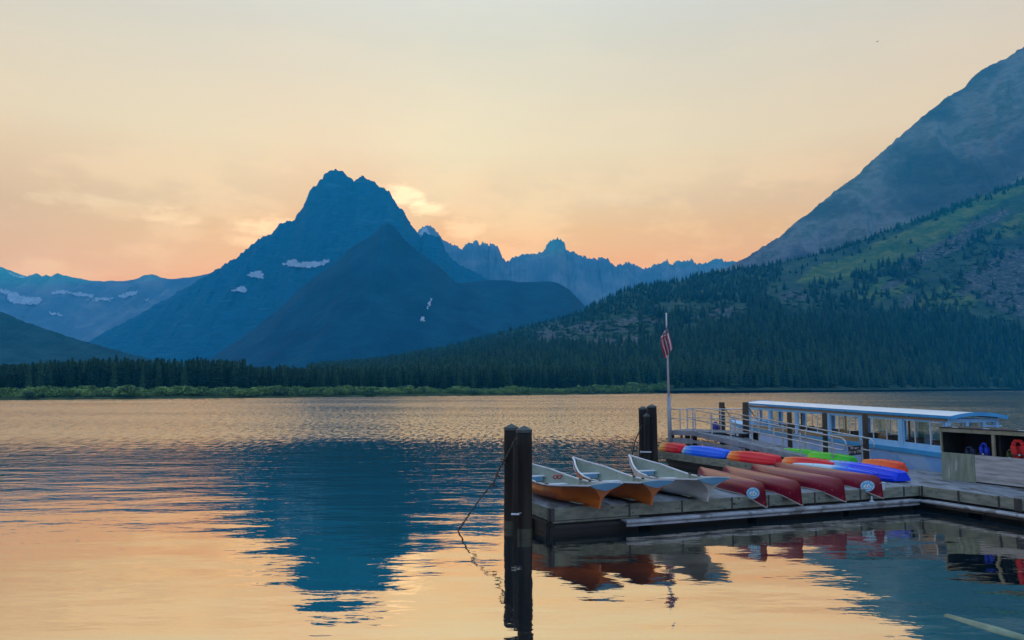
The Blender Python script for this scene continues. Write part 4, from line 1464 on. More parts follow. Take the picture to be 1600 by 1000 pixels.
RED, YEL, ORG = (.66, .002, .016), (.80, .42, .06), (.82, .15, .010)
K_redyel = kayak_mat('kayak_red_yellow', [(.0, YEL), (.13, (.72, .28, .04)), (.26, RED), (1, (.60, .004, .02))])
K_blue = kayak_mat('kayak_blue', [(.0, (.35, .55, .72)), (.12, (.08, .30, .75)), (.3, (.004, .13, .78)), (1, (.002, .10, .68))])
K_redorg = kayak_mat('kayak_red_orange', [(.0, (.80, .30, .10)), (.15, ORG), (.32, RED), (.9, (.66, .01, .02)), (1, (.72, .12, .03))])
K_green = kayak_mat('kayak_green', [(.0, (.18, .62, .03)), (.4, (.05, .50, .02)), (1, (.03, .34, .02))])
K_orange = kayak_mat('kayak_orange', [(.0, (.70, .22, .03)), (.15, ORG), (.55, (.78, .045, .012)), (.9, (.70, .02, .01)), (1, (.72, .16, .02))])
K_bluewhite = kayak_mat('kayak_blue_white', [(.0, (.42, .62, .72)), (.52, (.50, .68, .76)), (.66, (.06, .30, .62)), (.8, (.004, .09, .75)), (1, (.002, .05, .60))])
K_deepblue = kayak_mat('kayak_deep_blue', [(.0, (.35, .50, .65)), (.4, (.12, .28, .62)), (.6, (.002, .05, .78)), (1, (.002, .04, .65))])
K_stripe = material('kayak_rim', (.10, .03, .02), (.16, .05, .03), rough=.5, scale=5)


def make_kayak(p0, p1, mt, label, wid=.74, hgt=.36, z=DK, blunt=(.70, .60), grp='kayaks lying upside down along the walkway'):
    """upside-down hull from ground point p0 to p1"""
    p0, p1 = np.array(p0[:2]), np.array(p1[:2])
    L = float(np.hypot(*(p1 - p0)))
    e = empty('kayak', (p0[0], p0[1], z), math.atan2(-(p1 - p0)[0], (p1 - p0)[1]), label=label, category='kayak', group=grp)
    S = [0, .012, .03, .06, .1, .16, .24, .34, .45, .56, .67, .77, .85, .91, .95, .975, .99, 1.0]
    # profile of half a section: (x factor, z factor) from the keel ridge to the rim
    prof = [(0, 1.0), (.10, .93), (.20, .93), (.28, 1.0), (.50, .985), (.60, .93), (.64, .84), (.78, .66), (.88, .56), (.90, .48), (.93, .34), (1.0, .22), (1.0, .08), (.96, 0.0)]
    bb = MB()
    rows = []
    for s in S:
        end = blunt[0] if s < .5 else blunt[1]
        ed = min(s, 1 - s) * 2
        f = (1 - (1 - ed) ** 6) ** .8
        bw = wid / 2 * (end + (1 - end) * f) * (1 if ed > .03 else .80 + 6 * ed)
        hz = hgt * (.84 + .16 * (1 - (1 - ed) ** 2.4)) * (1 if ed > .04 else .90 + 2.5 * ed)
        low = -.0 + .05 * (1 - f)
        yy = s * L
        hf = [(x * bw, yy - (0.05 * (1 - zf) * (1 if s < .5 else -1) if ed < .03 else 0), low + (hz - low) * zf * (1 - .05 * (1 - abs(x)) * 0)) for x, zf in prof]
        rows.append([(-x, y, zz_) for x, y, zz_ in reversed(hf[1:])] + hf)
    bb.grid(rows)
    n = len(rows[0])
    for k0_, rev in ((0, False), ((len(rows) - 1) * n, True)):
        ids = tuple(range(k0_, k0_ + n)); bb.f.append(ids if rev else ids[::-1]); bb.mi.append(0)
    o = bb.build('hull', mt, e, smooth=True); smooth_by_angle(o, 18)
    for sd in (-1, 1):
        r_ = MB()
        pl = [(sd * abs(r[-3][0]) * 1.005, r[-3][1], r[-3][2]) for r in rows[1:-1]]
        for a, c in zip(pl[:-1], pl[1:]): r_.bar(a, c, .022, .03)
        r_.build('rim', mt, e)
    for yy, sd in ((.30, -1), (.30, 1), (.55, -1), (.55, 1), (.72, -1), (.72, 1)):
        MB().tube([(sd * .13, L * yy, hgt * .93), (sd * .13, L * yy, hgt * .995)], .03, 8).build('scupper', K_stripe, e)
    for yy in (.02, .98):
        MB().tube([(-.06, L * yy, hgt * .55), (-.06, L * yy + (.05 if yy > .5 else -.05), hgt * .5), (.06, L * yy + (.05 if yy > .5 else -.05), hgt * .5), (.06, L * yy, hgt * .55)], .012, 6).build('carry_handle', M_trim, e)
    return e


def near_edge(px, t):
    s_ = seam_s(lambda q: WK(q, t), px, -B_far - 2, 9)
    return WK(s_, t)


for a, c, t, mt, lab, bl in ((1037, 1070.0, .42, K_redyel, 'red kayak with a yellow end, farthest along the walkway beside the piles', (.78, .66)),
                         (1074, 1139, .42, K_blue, 'bright blue kayak lying between two red kayaks along the walkway edge', (.8, .7)),
                         (1145, 1217, .42, K_redorg, 'red kayak with an orange end, lying beside the low end of the blue one', (.8, .55)),
                         (1230, 1308, .50, K_redorg, 'red kayak fading to orange, partly hidden by the long blue and white kayak', (.78, .5))):
    k = make_kayak(near_edge(a, t), near_edge(c, t), mt, lab, blunt=bl, wid=.80, hgt=.42)
    k['_t'] = 0; del k['_t']
T2 = 2.75
for a, c, t, mt, lab in ((1222, 1283, 3.25, K_green, 'green kayak behind the ramp railing, the farther of the two'),
                         (1267, 1333, 2.85, K_green, 'green kayak behind the ramp railing, ending at the black sign'),
                         (1352, 1410, 2.45, K_orange, 'orange-red kayak on the deck past the black sign by the tour boat')):
    make_kayak(near_edge(a, t), near_edge(c, t), mt, lab, wid=.82, hgt=.42, blunt=(.55, .62))
make_kayak(PZ(1240, 738, DK), PZ(1367, 754.5, DK), K_bluewhite, 'long kayak, white at the far end and blue near, behind the last red canoe', wid=.72, hgt=.40, blunt=(.3, .72))
make_kayak(PZ(1285, 733.5, DK), PZ(1410, 754, DK), K_deepblue, 'deep blue kayak nearest the dock corner, beside the long blue and white one', wid=.84, hgt=.42, blunt=(.3, .78))

# ------------------------------------------------------------------ fixed platform, ramp and railings
PLZ = 1.56        # top of the fixed platform above the lake
R_top_l = PY(1083, 673, 38.2); R_bot_l = PZ(1307, 727, DK)
plt_ = empty('pier_platform', (0, 0, 0), label='grey raised platform with gapped skirt boards at the top of the ramp', category='platform')
pl_a = np.array([PY(1047, 672, 39.0)[0], 39.0]); dirp = np.array([R_top_l[0], 38.2]) - pl_a; lp = float(np.hypot(*dirp)); dirp = dirp / lp
dirb = np.array([-dirp[1], dirp[0]])
ang_p = math.atan2(dirp[1], dirp[0])
PL = 3.8; PD_ = 1.9


def PP(s, t, z):
    q = pl_a + dirp * s + dirb * t
    return Vector((q[0], q[1], z))


b = MB()
q = 0
while q < PL:
    m = PP(q + .07, PD_ / 2, PLZ - .02); b.box(m, (.132, PD_, .04), rz=ang_p); q += .14
b.build('decking', M_deck, plt_, kind='stuff')
M_greyboard = material('grey_board', (.16, .17, .19), (.26, .27, .29), rough=.8, scale=3, world_space=True)
MB().box(PP(lp / 2, -.03, PLZ - .12), (lp, .05, .22), rz=ang_p).build('skirt_board', M_greyboard, plt_)
MB().box(PP(lp / 2, -.03, PLZ - .50), (lp, .05, .26), rz=ang_p).build('skirt_board', M_greyboard, plt_)
for s in (.05, lp * .5, lp - .05):
    MB().box(PP(s, -.0, PLZ - .3), (.09, .08, .5), rz=ang_p).build('skirt_post', M_bracket, plt_)
for s, t in ((0.05, .05), (lp, .1), (PL - .1, .1), (.05, PD_ - .1), (PL - .1, PD_ - .1)):
    MB().tube([PP(s, t, -2.5), PP(s, t, PLZ - .05)], .14, 10).build('leg', M_pile, plt_)

ramp_e = empty('gangway', (0, 0, 0), label='grey sloping gangway leading from the platform down to the kayak dock', category='ramp')
RA = Vector((R_top_l[0], 38.2, PLZ)); RB = Vector((R_bot_l[0], R_bot_l[1], DK + .05))
rd = (RB - RA); rl = rd.length; rdn = rd.normalized()
side = Vector((-rdn.y, rdn.x, 0)).normalized()      # to the right-hand side
RWD = 1.15


def RP(s, t, z):
    return RA + rdn * s + side * t + Vector((0, 0, z))


b = MB()
b.bar(RP(0, RWD / 2, -.02), RP(rl, RWD / 2, -.02), RWD, .04)
b.build('tread', M_deck, ramp_e)
for t in (-.03, RWD + .03):
    MB().bar(RP(0, t, -.10), RP(rl, t, -.10), .05, .22).build('side_beam', M_greyboard, ramp_e)
for s in np.arange(.6, rl, .55):
    MB().bar(RP(float(s), .03, .008), RP(float(s), RWD - .03, .008), .03, .012).build('cleat', M_steel, ramp_e)
MB().bar(RP(0, -.04, -.50), RP(rl * .42, -.04, -.30), .04, .14).build('skirt_board', M_greyboard, ramp_e)
MB().bar(RP(0.2, -.04, -.75), RP(rl * .36, -.04, -.45), .04, .12).build('skirt_board', M_greyboard, ramp_e)
MB().bar(RP(rl * .40, -.03, -.2), RP(rl * .40, -.03, -.75), .06, .08, up=(1, 0, 0)).build('skirt_post', M_bracket, ramp_e)


def railing(pts, hgt, post_s, name_label, loop=True, mid=.55, post_w=.055):
    """pts: base points; rails follow them at hgt and mid"""
    e = empty('railing', (0, 0, 0), label=name_label, category='railing', group='metal railings of the ramp and platform')
    P = [Vector(p) for p in pts]
    top = [p + Vector((0, 0, hgt)) for p in P]
    md = [p + Vector((0, 0, hgt * mid)) for p in P]
    if loop:
        d = (P[-1] - P[-2]).normalized()
        c = (top[-1] + md[-1]) / 2; rr = (top[-1].z - md[-1].z) / 2
        arc = [c + d * (rr * math.cos(a) + .25) + Vector((0, 0, rr * math.sin(a))) for a in np.linspace(PI / 2, -PI / 2, 9)]
        MB().tube(top + arc + md[::-1], .028, 8).build('handrail', M_steel, e, smooth=True)
    else:
        MB().tube(top, .026, 8).build('handrail', M_steel, e, smooth=True)
        MB().tube(md, .020, 8).build('mid_rail', M_steel, e, smooth=True)
    for p in post_s:
        p = Vector(p)
        MB().bar(p, p + Vector((0, 0, hgt - .01)), post_w, post_w, up=(0, 1, 0)).build('post', M_steel, e)
    return e


HR = 1.06
railing([RP(0, 0, 0), RP(rl, 0, 0)], HR, [RP(rl * f, 0, -.1) for f in (.02, .16, .31, .47, .62, .79, .98)], 'near metal handrail running down the lake side of the ramp')
railing([RP(-.3, RWD, 0), RP(rl + .35, RWD, 0)], HR, [RP(rl * f, RWD, -.1) for f in (.0, .20, .38, .55, .70, .86, 1.03)], 'far metal handrail of the ramp, ending beside the black sign')
railing([PP(0, 0, PLZ), PP(lp, 0, PLZ)], HR, [PP(.02, 0, PLZ), PP(lp * .45, 0, PLZ), PP(lp, 0, PLZ)], 'short straight railing on the near side of the platform by the flagpole', loop=False)
railing([PP(.0, PD_, PLZ), PP(PL, PD_, PLZ)], HR, [PP(.0, PD_, PLZ), PP(lp + .6, PD_, PLZ), PP(PL * .8, PD_, PLZ), PP(PL, PD_, PLZ)], 'straight railing along the far side of the raised platform', loop=False)

# sign on the railing
sg = empty('sign', PY(1335.5, 704, 30.6), label='black sign with pale words Please Keep Off hanging on the ramp railing', category='sign')
SW, SH = .54, .36
M_black = material('sign_black', (.012, .008, .010), (.02, .014, .016), rough=.5, scale=5)
M_signw = material('sign_letters', (.42, .34, .32), rough=.6)
sg.rotation_euler = (0, math.radians(-5), math.radians(10))
MB().box((0, 0, 0), (SW, .02, SH), bev=.004).build('board', M_black, sg)
for txt, dz in (('Please', .055), ('Keep Off', -.09)):
    cu = bpy.data.curves.new('lettering', 'FONT'); cu.body = txt; cu.size = .145; cu.align_x = 'CENTER'; cu.extrude = .001; cu.offset = .004
    tmp = bpy.data.objects.new('tmp', cu); COL.objects.link(tmp)
    dg = bpy.context.evaluated_depsgraph_get()
    me = bpy.data.meshes.new_from_object(tmp.evaluated_get(dg))
    bpy.data.objects.remove(tmp)
    me.materials.clear(); me.materials.append(M_signw)
    o = bpy.data.objects.new('lettering', me); COL.objects.link(o); o.parent = sg
    o.location = (0, -.0125, dz); o.rotation_euler = (PI / 2, 0, 0)
MB().tube([(-.2, 0, .18), (-.35, .1, .27)], .010, 6).tube([(.26, 0, .10), (.40, .0, .20), (.55, -.05, .40)], .014, 6).build('chain', M_rope, sg)

# ------------------------------------------------------------------ brown timber posts by the tour boat
for px, pt_, Y, r, lab in ((1127.5, 628.5, 39.6, .15, 'weathered timber post behind the platform, first from the flagpole'), (1164.5, 628.5, 37.4, .15, 'timber post with rope at the far end of the tour boat roof'),
                           (1233, 644, 34.9, .105, 'brown timber post seen through the third opening of the tour boat'), (1288, 645, 33.1, .105, 'brown timber post beside the fourth boat window, behind the green kayak'),
                           (1351, 646, 31.2, .115, 'brown timber post nearest the black sign, against the boat windows')):
    tp = PY(px, pt_, Y)
    e = empty('timber_post', (tp[0], Y, 0), label=lab, category='post', group='timber posts between walkway and tour boat')
    MB().tube([(0, 0, -2.5), (0, 0, tp[2] * .5), (.01, 0, tp[2] - .04), (.01, 0, tp[2])], [r, r, r * .97, r * .85], 14).build('shaft', M_post, e, smooth=True)
    MB().tube([(math.cos(t) * (r + .012), math.sin(t) * (r + .012), tp[2] * .62 + .02 * math.sin(t)) for t in np.linspace(0, 2 * PI, 14)], .022, 6).build('rope_ring', M_rope, e)
rope('mooring_rope', [PY(1131, 634, 39.2), PY(1137, 645, 40.5), PY(1146, 656, 43)], .018, 'thin dark mooring rope between the far post and the tour boat bow', 'rope')
rope('mooring_rope', [PY(1166, 632, 37.2), PY(1174, 643, 38), PY(1182, 655, 40)], .02, 'dark rope tied from the second timber post to the tour boat', 'rope')
bb = MB()
pf = PY(1118, 668.5, 50)
P = []
for i in range(9):
    a = PI * i / 8
    P.append([(math.sin(a) * .24 * math.cos(2 * PI * j / 12), math.sin(a) * .24 * math.sin(2 * PI * j / 12), .42 * math.cos(a)) for j in range(12)])
fe = bb.grid(P, closed=True).build('fender', material('deep_blue_rubber', (.012, .008, .14), (.02, .015, .2), rough=.4, scale=3), None, smooth=True, label='dark blue oval fender hanging at the tour boat bow', category='fender')
fe.location = tuple(pf)

# ------------------------------------------------------------------ flagpole and flag
fp = PY(1046.5, 672, 38.9)
ft = PY(1041.0, 489, 38.9)
e = empty('flagpole', (fp[0], 38.9, 0), label='tall white flagpole standing at the end of the raised platform', category='flagpole')
lean = (ft[0] - fp[0]) / (ft[2] - fp[2])
X_ = lambda z: (z - fp[2]) * lean
zt = ft[2]; zj = PY(1046, 620, 38.9)[2]
M_polew = material('white_pole', (.55, .57, .58), (.66, .67, .68), rough=.4, scale=3)
MB().tube([(X_(.3), 0, .3), (X_(zj), 0, zj)], [.11, .095], 14).build('base', material('grey_pole', (.22, .24, .27), (.30, .32, .35), rough=.5, scale=3), e, smooth=True)
MB().tube([(X_(zj), 0, zj), (X_(zt - .3), 0, zt - .3), (X_(zt), 0, zt)], [.062, .040, .032], 12).build('shaft', M_polew, e, smooth=True)
MB().tube([(X_(zt) + math.sin(a) * 0, 0, zt - .05 + .05 * math.cos(a)) for a in (PI, PI / 2, 0)], [.02, .055, .012], 10).build('finial', M_polew, e, smooth=True)
MB().tube([(X_(zt) + .05, -.03, zt - .1), (X_(3.2) + .11, -.06, 3.2)], .008, 5).build('halyard', M_rope, e)
M_fred = material('flag_red', (.34, .018, .035), rough=.8); M_fwhite = material('flag_white', (.55, .52, .54), rough=.8); M_fblue = material('flag_blue', (.012, .018, .085), rough=.8)
fl = empty('flag', (fp[0] + X_(zt - .4), 38.86, zt), label='limp striped flag with starred blue canton hanging from the flagpole', category='flag')
# hoist h along the pole, fly f hanging down: 13 stripes, canton of 7 stripes by 40 percent of the fly
NH, NFy = 26, 40
hoist, fly = 1.05, 1.75


def flag_pt(h, f):
    # h 0 top .. 1 bottom ; f 0 at pole .. 1 free end; the cloth gathers into folds and falls
    z = -.36 - hoist * h * (1 - .45 * f) * .80 - fly * f * .86
    spread = .42 * math.sin(PI * min(1, f * .62 + .05)) * (1 - .25 * f)
    x = .09 - .46 * h * min(1, f * 6 + .25) * (1 - .20 * f) + .06 * f - .05 * math.sin(f * 5) + .03 * math.sin(h * 21 + f * 2) * min(1, f * 3) + lean * z
    y = -.06 + .09 * math.sin(h * 17 + f * 3.0) * min(1, f * 3) - .05 * f
    return Vector((x, y, z))


for st in range(13):
    bb = MB()
    for i in range(st * 2, st * 2 + 2):
        for j in range(16 if st < 7 else 0, NFy):
            P = [flag_pt(i / NH, j / NFy), flag_pt((i + 1) / NH, j / NFy), flag_pt((i + 1) / NH, (j + 1) / NFy), flag_pt(i / NH, (j + 1) / NFy)]
            bb.add(P, [(0, 1, 2, 3)])
    bb.build('stripe', M_fred if st % 2 == 0 else M_fwhite, fl, smooth=True)
bb = MB().grid([[flag_pt(i / NH, j / NFy) for j in range(17)] for i in range(15)])
bb.build('canton', M_fblue, fl, smooth=True)
bb = MB()
for r_ in range(9):
    for c_ in range(6 if r_ % 2 == 0 else 5):
        h = (r_ + .9) / 9.9 * 7 / 13; f = ((c_ + (.5 if r_ % 2 == 0 else 1.0)) / 6.0) * .4
        o_ = flag_pt(h, f); ex = (flag_pt(h + .01, f) - o_).normalized(); ey = (flag_pt(h, f + .01) - o_).normalized()
        nn = ex.cross(ey).normalized()
        if nn.y > 0: nn = -nn
        P = []
        for k in range(10):
            a = PI * k / 5; q = .030 if k % 2 == 0 else .013
            P.append(o_ + ex * math.cos(a) * q + ey * math.sin(a) * q + nn * .008)
        bb.add(P, [tuple(range(10))])
bb.build('flag_stars', M_fwhite, fl, kind='stuff')

# ------------------------------------------------------------------ tour boat
M_hullb = material('tour_hull', (.15, .42, .90), (.24, .52, .97), rough=.40, scale=.8, coat=.3, c3=(.34, .58, .92))
M_blue = material('trim_blue', (.02, .26, .56), (.04, .33, .62), rough=.4, scale=2)
M_lblue = material('light_blue_paint', (.22, .50, .78), (.30, .58, .82), rough=.45, scale=2)
M_tan = material('varnished_trim', (.22, .13, .045), (.32, .20, .08), rough=.45, scale=3, stretch=(1, .2, 1))
M_roof = material('white_roof', (.72, .76, .78), (.80, .83, .84), rough=.35, scale=1.2)
M_benchw = material('bench_wood', (.05, .028, .018), (.10, .055, .03), rough=.5, scale=3)
glass = bpy.data.materials.new('window_glass'); glass.use_nodes = True
_N, _L = glass.node_tree.nodes, glass.node_tree.links; _N.clear()
_o = _N.new('ShaderNodeOutputMaterial'); _t = nd(_N, 'ShaderNodeBsdfTransparent'); _t.inputs[0].default_value = (.80, .88, .88, 1)
_g = nd(_N, 'ShaderNodeBsdfGlossy', Roughness=.02); _f = nd(_N, 'ShaderNodeLayerWeight', Blend=.12); _m = _N.new('ShaderNodeMixShader')
_L.new(math_node(_N, _L, 'MULTIPLY_ADD', _f.outputs[1], .35, .05), _m.inputs[0]); _L.new(_t.outputs[0], _m.inputs[1]); _L.new(_g.outputs[0], _m.inputs[2]); _L.new(_m.outputs[0], _o.inputs[0])

TB0 = np.array([(1478 - 800) / F / 1.0037 * 28.5, 28.5])
boat = empty('tour_boat', (TB0[0], TB0[1], 0), math.atan2(.105, 1), label='long covered tour boat with white roof and blue sides moored beyond the kayaks', category='tour boat')
BL, BW = 17.9, 1.98      # cabin length along +Y, width along +X
# hull loft: stations along y from the stern to the bow
bb = MB(); deckl = []
for y in (-.9, -.3, 2, 6, 10, 14, 17.5, 19.5, 21.2, 22.4, 23.2):
    f = 0 if y < 15 else ((y - 15) / 8.2) ** 2.2
    hw = (BW / 2 + .16) * (1 - f) + .03
    topz = 1.30 + .25 * f
    cx = BW / 2
    sec = []
    for xf, zf in ((.55, -.35), (.80, -.05), (.93, .45), (.98, .85), (1.0, 1.0)):
        sec.append((xf * (1 - .5 * f * (1 - zf)), zf))
    row = [(cx - hw * a, y, -.35 + (topz + .35) * max(0, (zf + .35) / 1.35)) for a, zf in reversed(sec)] + [(cx + hw * a, y, -.35 + (topz + .35) * max(0, (zf + .35) / 1.35)) for a, zf in sec]
    deckl.append(row)
bb.grid(deckl)
n = len(deckl[0])
bb.f.append(tuple(range(n))); bb.mi.append(0)
o = bb.build('hull', M_hullb, boat, smooth=True); smooth_by_angle(o, 35)
bb = MB()
for a, c in zip(deckl[:-1], deckl[1:]):
    bb.add([a[0], c[0], c[-1], a[-1]], [(0, 1, 2, 3)])
bb.build('deck', M_lblue, boat)
for sd in (0, -1):
    bb = MB()
    for a, c in zip(deckl[:-1], deckl[1:]):
        a_, c_ = Vector(a[sd]) - Vector((0, 0, .07)), Vector(c[sd]) - Vector((0, 0, .07))
        bb.bar(a_, c_, .12, .17)
    bb.build('rub_rail', M_blue, boat)
SILL, WTOP = 1.50, 2.44
ys = [.05, 2.85, 5.75, 8.55, 11.8, 15.0, 17.8]
for sx in (0.0, BW):
    MB().box((sx, (BL + 5.75) / 2, 1.40), (.06, BL - 5.75, .20)).build('side_panel', M_tan, boat)
    MB().box((sx, 5.75 / 2, 1.40), (.06, 5.75, .20)).build('side_panel', M_lblue, boat, label='light blue side panel')
    MB().box((sx, BL / 2, 2.49), (.07, BL, .10)).build('header_rail', M_lblue, boat)
    for i, y in enumerate(ys):
        for dy in ((-.07, .07) if 0 < i < 6 else (0,)):
            MB().box((sx, y + dy, (1.30 + WTOP) / 2), (.09, .12, WTOP - 1.30), bev=.008).build('post', M_lblue, boat)
    for i in range(6):
        y0_, y1_ = ys[i] + .16, ys[i + 1] - .16
        wf = MB()
        t_ = .045
        wf.box((sx, (y0_ + y1_) / 2, SILL + .02), (t_, y1_ - y0_, .05)).box((sx, (y0_ + y1_) / 2, WTOP - .02), (t_, y1_ - y0_, .05))
        wf.box((sx, y0_ + .02, (SILL + WTOP) / 2), (t_, .05, WTOP - SILL)).box((sx, y1_ - .02, (SILL + WTOP) / 2), (t_, .05, WTOP - SILL))
        w = wf.build('window', M_lblue, boat)
        for fr_ in (.32, .70):
            MB().box((sx - .01, y0_ + (y1_ - y0_) * fr_, (SILL + WTOP) / 2), (.03, .035, WTOP - SILL)).build('mullion', M_whitep, w)
        if i in (0, 1, 2):
            a, c = (y0_ + (y1_ - y0_) * .32, y0_ + (y1_ - y0_) * .70)
            MB().box((sx + .01, (a + c) / 2, (SILL + WTOP) / 2), (.006, c - a, WTOP - SILL - .06)).build('pane', glass, w)
# end walls
for y in (.0, BL):
    MB().box((BW / 2, y, 1.42), (BW, .06, .26)).build('end_panel', M_lblue, boat)
    for x in (0.04, .75, 1.42, BW - .04):
        MB().box((x, y, (1.30 + WTOP) / 2 + .06), (.12, .09, WTOP - 1.30 + .12), bev=.008).build('post', M_lblue, boat)
    MB().box((BW / 2, y, 2.50), (BW - .1, .07, .14)).build('header_rail', M_lblue, boat)
    w = MB().box((1.80, y - .02, 2.3), (.64, .04, .05)).box((1.80, y - .02, 1.6), (.64, .04, .05)).build('window', M_lblue, boat)
    MB().box((1.80, y - .02, 1.95), (.60, .006, .66)).build('pane', glass, w)
# roof: cambered sheet with blue edge
rows, edge = [], []
y0_, y1_ = -.35, BL + .2
NX = 12
def roof_z(x, y):
    q = (x - BW / 2) / (BW / 2 + .12)
    t = (y - y0_) / (y1_ - y0_)
    return 2.615 + .135 * (1 - q * q) + .10 * t
for y in np.linspace(y0_, y1_, 10):
    rows.append([(x, float(y), roof_z(x, float(y)) + .045) for x in np.linspace(-.12, BW + .12, NX)])
bb = MB().grid(rows)
bb.grid([[(p[0], p[1], p[2] - .05) for p in reversed(r)] for r in rows])
bb.build('roof', M_roof, boat, smooth=True)
bb = MB()
for xe in (-.135, BW + .135):
    for a, c in zip(rows[:-1], rows[1:]):
        i = 0 if xe < 0 else -1
        bb.bar((xe, a[i][1], a[i][2] - .035), (xe, c[i][1], c[i][2] - .035), .035, .105)
for rr, yy in ((rows[0], y0_ - .015), (rows[-1], y1_ + .015)):
    for a, c in zip(rr[:-1], rr[1:]):
        bb.bar((a[0], yy, a[2] - .045), (c[0], yy, c[2] - .045), .035, .13)
bb.build('roof_edge', M_blue, boat)
MB().box((-.06, BL / 2, 2.56), (.05, BL, .07), rx=.0055).build('roof_moulding', M_tan, boat)
for y in np.arange(1.2, 17, 1.6):
    MB().box((.50, float(y), 1.42), (.75, .07, .36), rx=.12).build('bench', M_benchw, boat)
    MB().box((1.70, float(y), 1.42), (.75, .07, .36), rx=.12).build('bench', M_benchw, boat)
for x, y in ((1.1, 4), (1.1, 9), (1.1, 13.5)):
    MB().tube([(x, y, 1.3), (x, y, 2.6)], .04, 8).build('pillar', M_benchw, boat)
MB().box((1.1, 18.9, 1.55), (1.2, 1.2, .35), bev=.08).build('bow_locker', M_lblue, boat)
MB().tube([(.3, 19.3, 1.4), (.3, 19.3, 1.85), (1.1, 21.9, 1.85), (1.9, 19.3, 1.85), (1.9, 19.3, 1.4)], .025, 6).build('bow_rail', M_steel, boat)

# ------------------------------------------------------------------ plywood bin with life jackets
M_ply_green = material('ply_green', (.15, .19, .13), (.26, .29, .21), rough=.85, scale=3.5, stretch=(2.5, 2.5, .45), c3=(.34, .36, .33), lo3=.6, hi3=.7)
M_ply_grey = material('ply_grey', (.24, .235, .22), (.46, .45, .43), rough=.85, scale=3, stretch=(.35, .35, 3.2), c3=(.42, .42, .42), lo3=.58, hi3=.64, bump=.01)
M_bintrim = material('bin_trim', (.20, .19, .12), (.30, .28, .18), rough=.8, scale=4)
M_binshade = material('bin_inside_shade', (.010, .010, .009), (.02, .02, .018), rough=.9, scale=3)  # near-black colour paints the shade inside the plywood bin
c0 = PZ(1472.5, 748.5, DK)
c1 = PZ(1600, 763.5, DK)
bd = (c1 - c0)[:2]; bd = bd / np.hypot(*bd)
ang_b = math.atan2(bd[1], bd[0])
bin_e = empty('storage_bin', (c0[0], c0[1], DK), ang_b, label='weathered plywood bin with open upper shelf holding life jackets', category='bin')
BH = PY(1472.5, 668, c0[1])[2] - DK
BLn = 5.2; BDp = 1.15
zo = PY(1472.5, 706, c0[1])[2] - DK
def bpx(px):
    lo, hi = 0, 6
    for _ in range(40):
        m = (lo + hi) / 2; q = c0[:2] + bd * m
        if proj((q[0], q[1], DK))[0] < px: lo = m
        else: hi = m
    return m
x_split, x_post = bpx(1525), bpx(1555.5)
MB().box((x_split / 2, 0, zo / 2), (x_split - .005, .03, zo), bev=.004).build('front_panel', M_ply_green, bin_e, label='greenish plywood front panel')
for a, c in ((x_split, x_split + 2.44), (x_split + 2.44, BLn)):
    MB().box(((a + c) / 2, .004, zo / 2 + .02), (c - a - .006, .03, zo - .05), bev=.004).build('front_panel', M_ply_grey, bin_e, label='grey weathered plywood front panel')
for x in (.02, BLn):
    MB().box((x, BDp / 2 + .02, BH / 2), (.04, BDp, BH)).build('side_panel', M_ply_green, bin_e)
    MB().box((x + (.024 if x < 1 else -.024), BDp / 2 + .03, BH / 2), (.006, BDp - .06, BH - .04)).build('inner_face', M_binshade, bin_e)  # added dark sheet painting shade onto the inside of the plywood
MB().box((BLn / 2, BDp + .02, BH / 2), (BLn, .03, BH)).build('back_panel', M_binshade, bin_e)
MB().box((BLn / 2, BDp / 2, .04), (BLn - .05, BDp - .05, .05)).build('floor', M_binshade, bin_e)
MB().box((BLn / 2, .02, .022), (BLn, .05, .04)).build('shade_gap', M_dark, bin_e)  # dark strip painted in as the shaded gap below the front panels
MB().box((BLn / 2, BDp / 2, zo - .18), (BLn - .1, BDp - .08, .03)).build('shelf', M_binshade, bin_e)
MB().box((BLn / 2, BDp / 2, BH + .012), (BLn + .06, BDp + .10, .03), rx=.0).build('lid', M_dark, bin_e)
for a, c in ((0, x_split), (x_split, x_split + 2.44), (x_split + 2.44, BLn)):
    MB().box(((a + c) / 2, -.005, BH - .07), (c - a - .008, .05, .13), bev=.004).build('top_rail', M_bintrim, bin_e)
for x in (x_post, x_post + 1.6):
    MB().box((x, .02, (zo + BH - .13) / 2), (.09, .07, BH - .13 - zo)).build('stile', M_bintrim, bin_e)
MB().box((.03, -.008, (zo + BH) / 2), (.05, .04, BH - zo - .1)).build('stile', M_bintrim, bin_e)
MB().box((x_post + .1, .6, (zo + BH) / 2), (.05, .9, BH - zo)).build('divider', M_binshade, bin_e)
for x in (.55, 1.6, 2.7):
    MB().box((x, -.02, BH + .035), (.18, .05, .02)).build('hinge', M_plast, bin_e)


def life_jacket(px, py, mt, label, w=.42, h=.5, tilt=0.0):
    x = bpx(px)
    e = empty('life_jacket', (0, 0, 0), label=label, category='life jacket', group='life jackets lying in the plywood bin')
    q = c0[:2] + bd * x + np.array([-bd[1], bd[0]]) * .22
    e.location = (q[0], q[1], DK + zo - .14)
    e.rotation_euler = (.25, tilt, ang_b)
    for sd in (-1, 1):
        MB().box((sd * w * .30, 0, h * .42), (w * .36, .09, h * .80), bev=.03).build('front_pad', mt, e, smooth=True)
        MB().box((sd * w * .26, .02, h * .86), (w * .24, .08, h * .26), bev=.025, ry=-sd * .35).build('shoulder_pad', mt, e, smooth=True)
    MB().box((0, .09, h * .40), (w * .9, .07, h * .74), bev=.03).build('back_pad', mt, e, smooth=True)
    MB().box((0, .05, h * 1.0), (w * .55, .09, h * .16), bev=.03).build('collar', mt, e, smooth=True)
    MB().box((0, -.052, h * .38), (w * 1.02, .012, .03)).build('strap', M_trim, e)
    MB().box((0, -.062, h * .38), (.06, .015, .05)).build('buckle', M_plast, e)
    return e


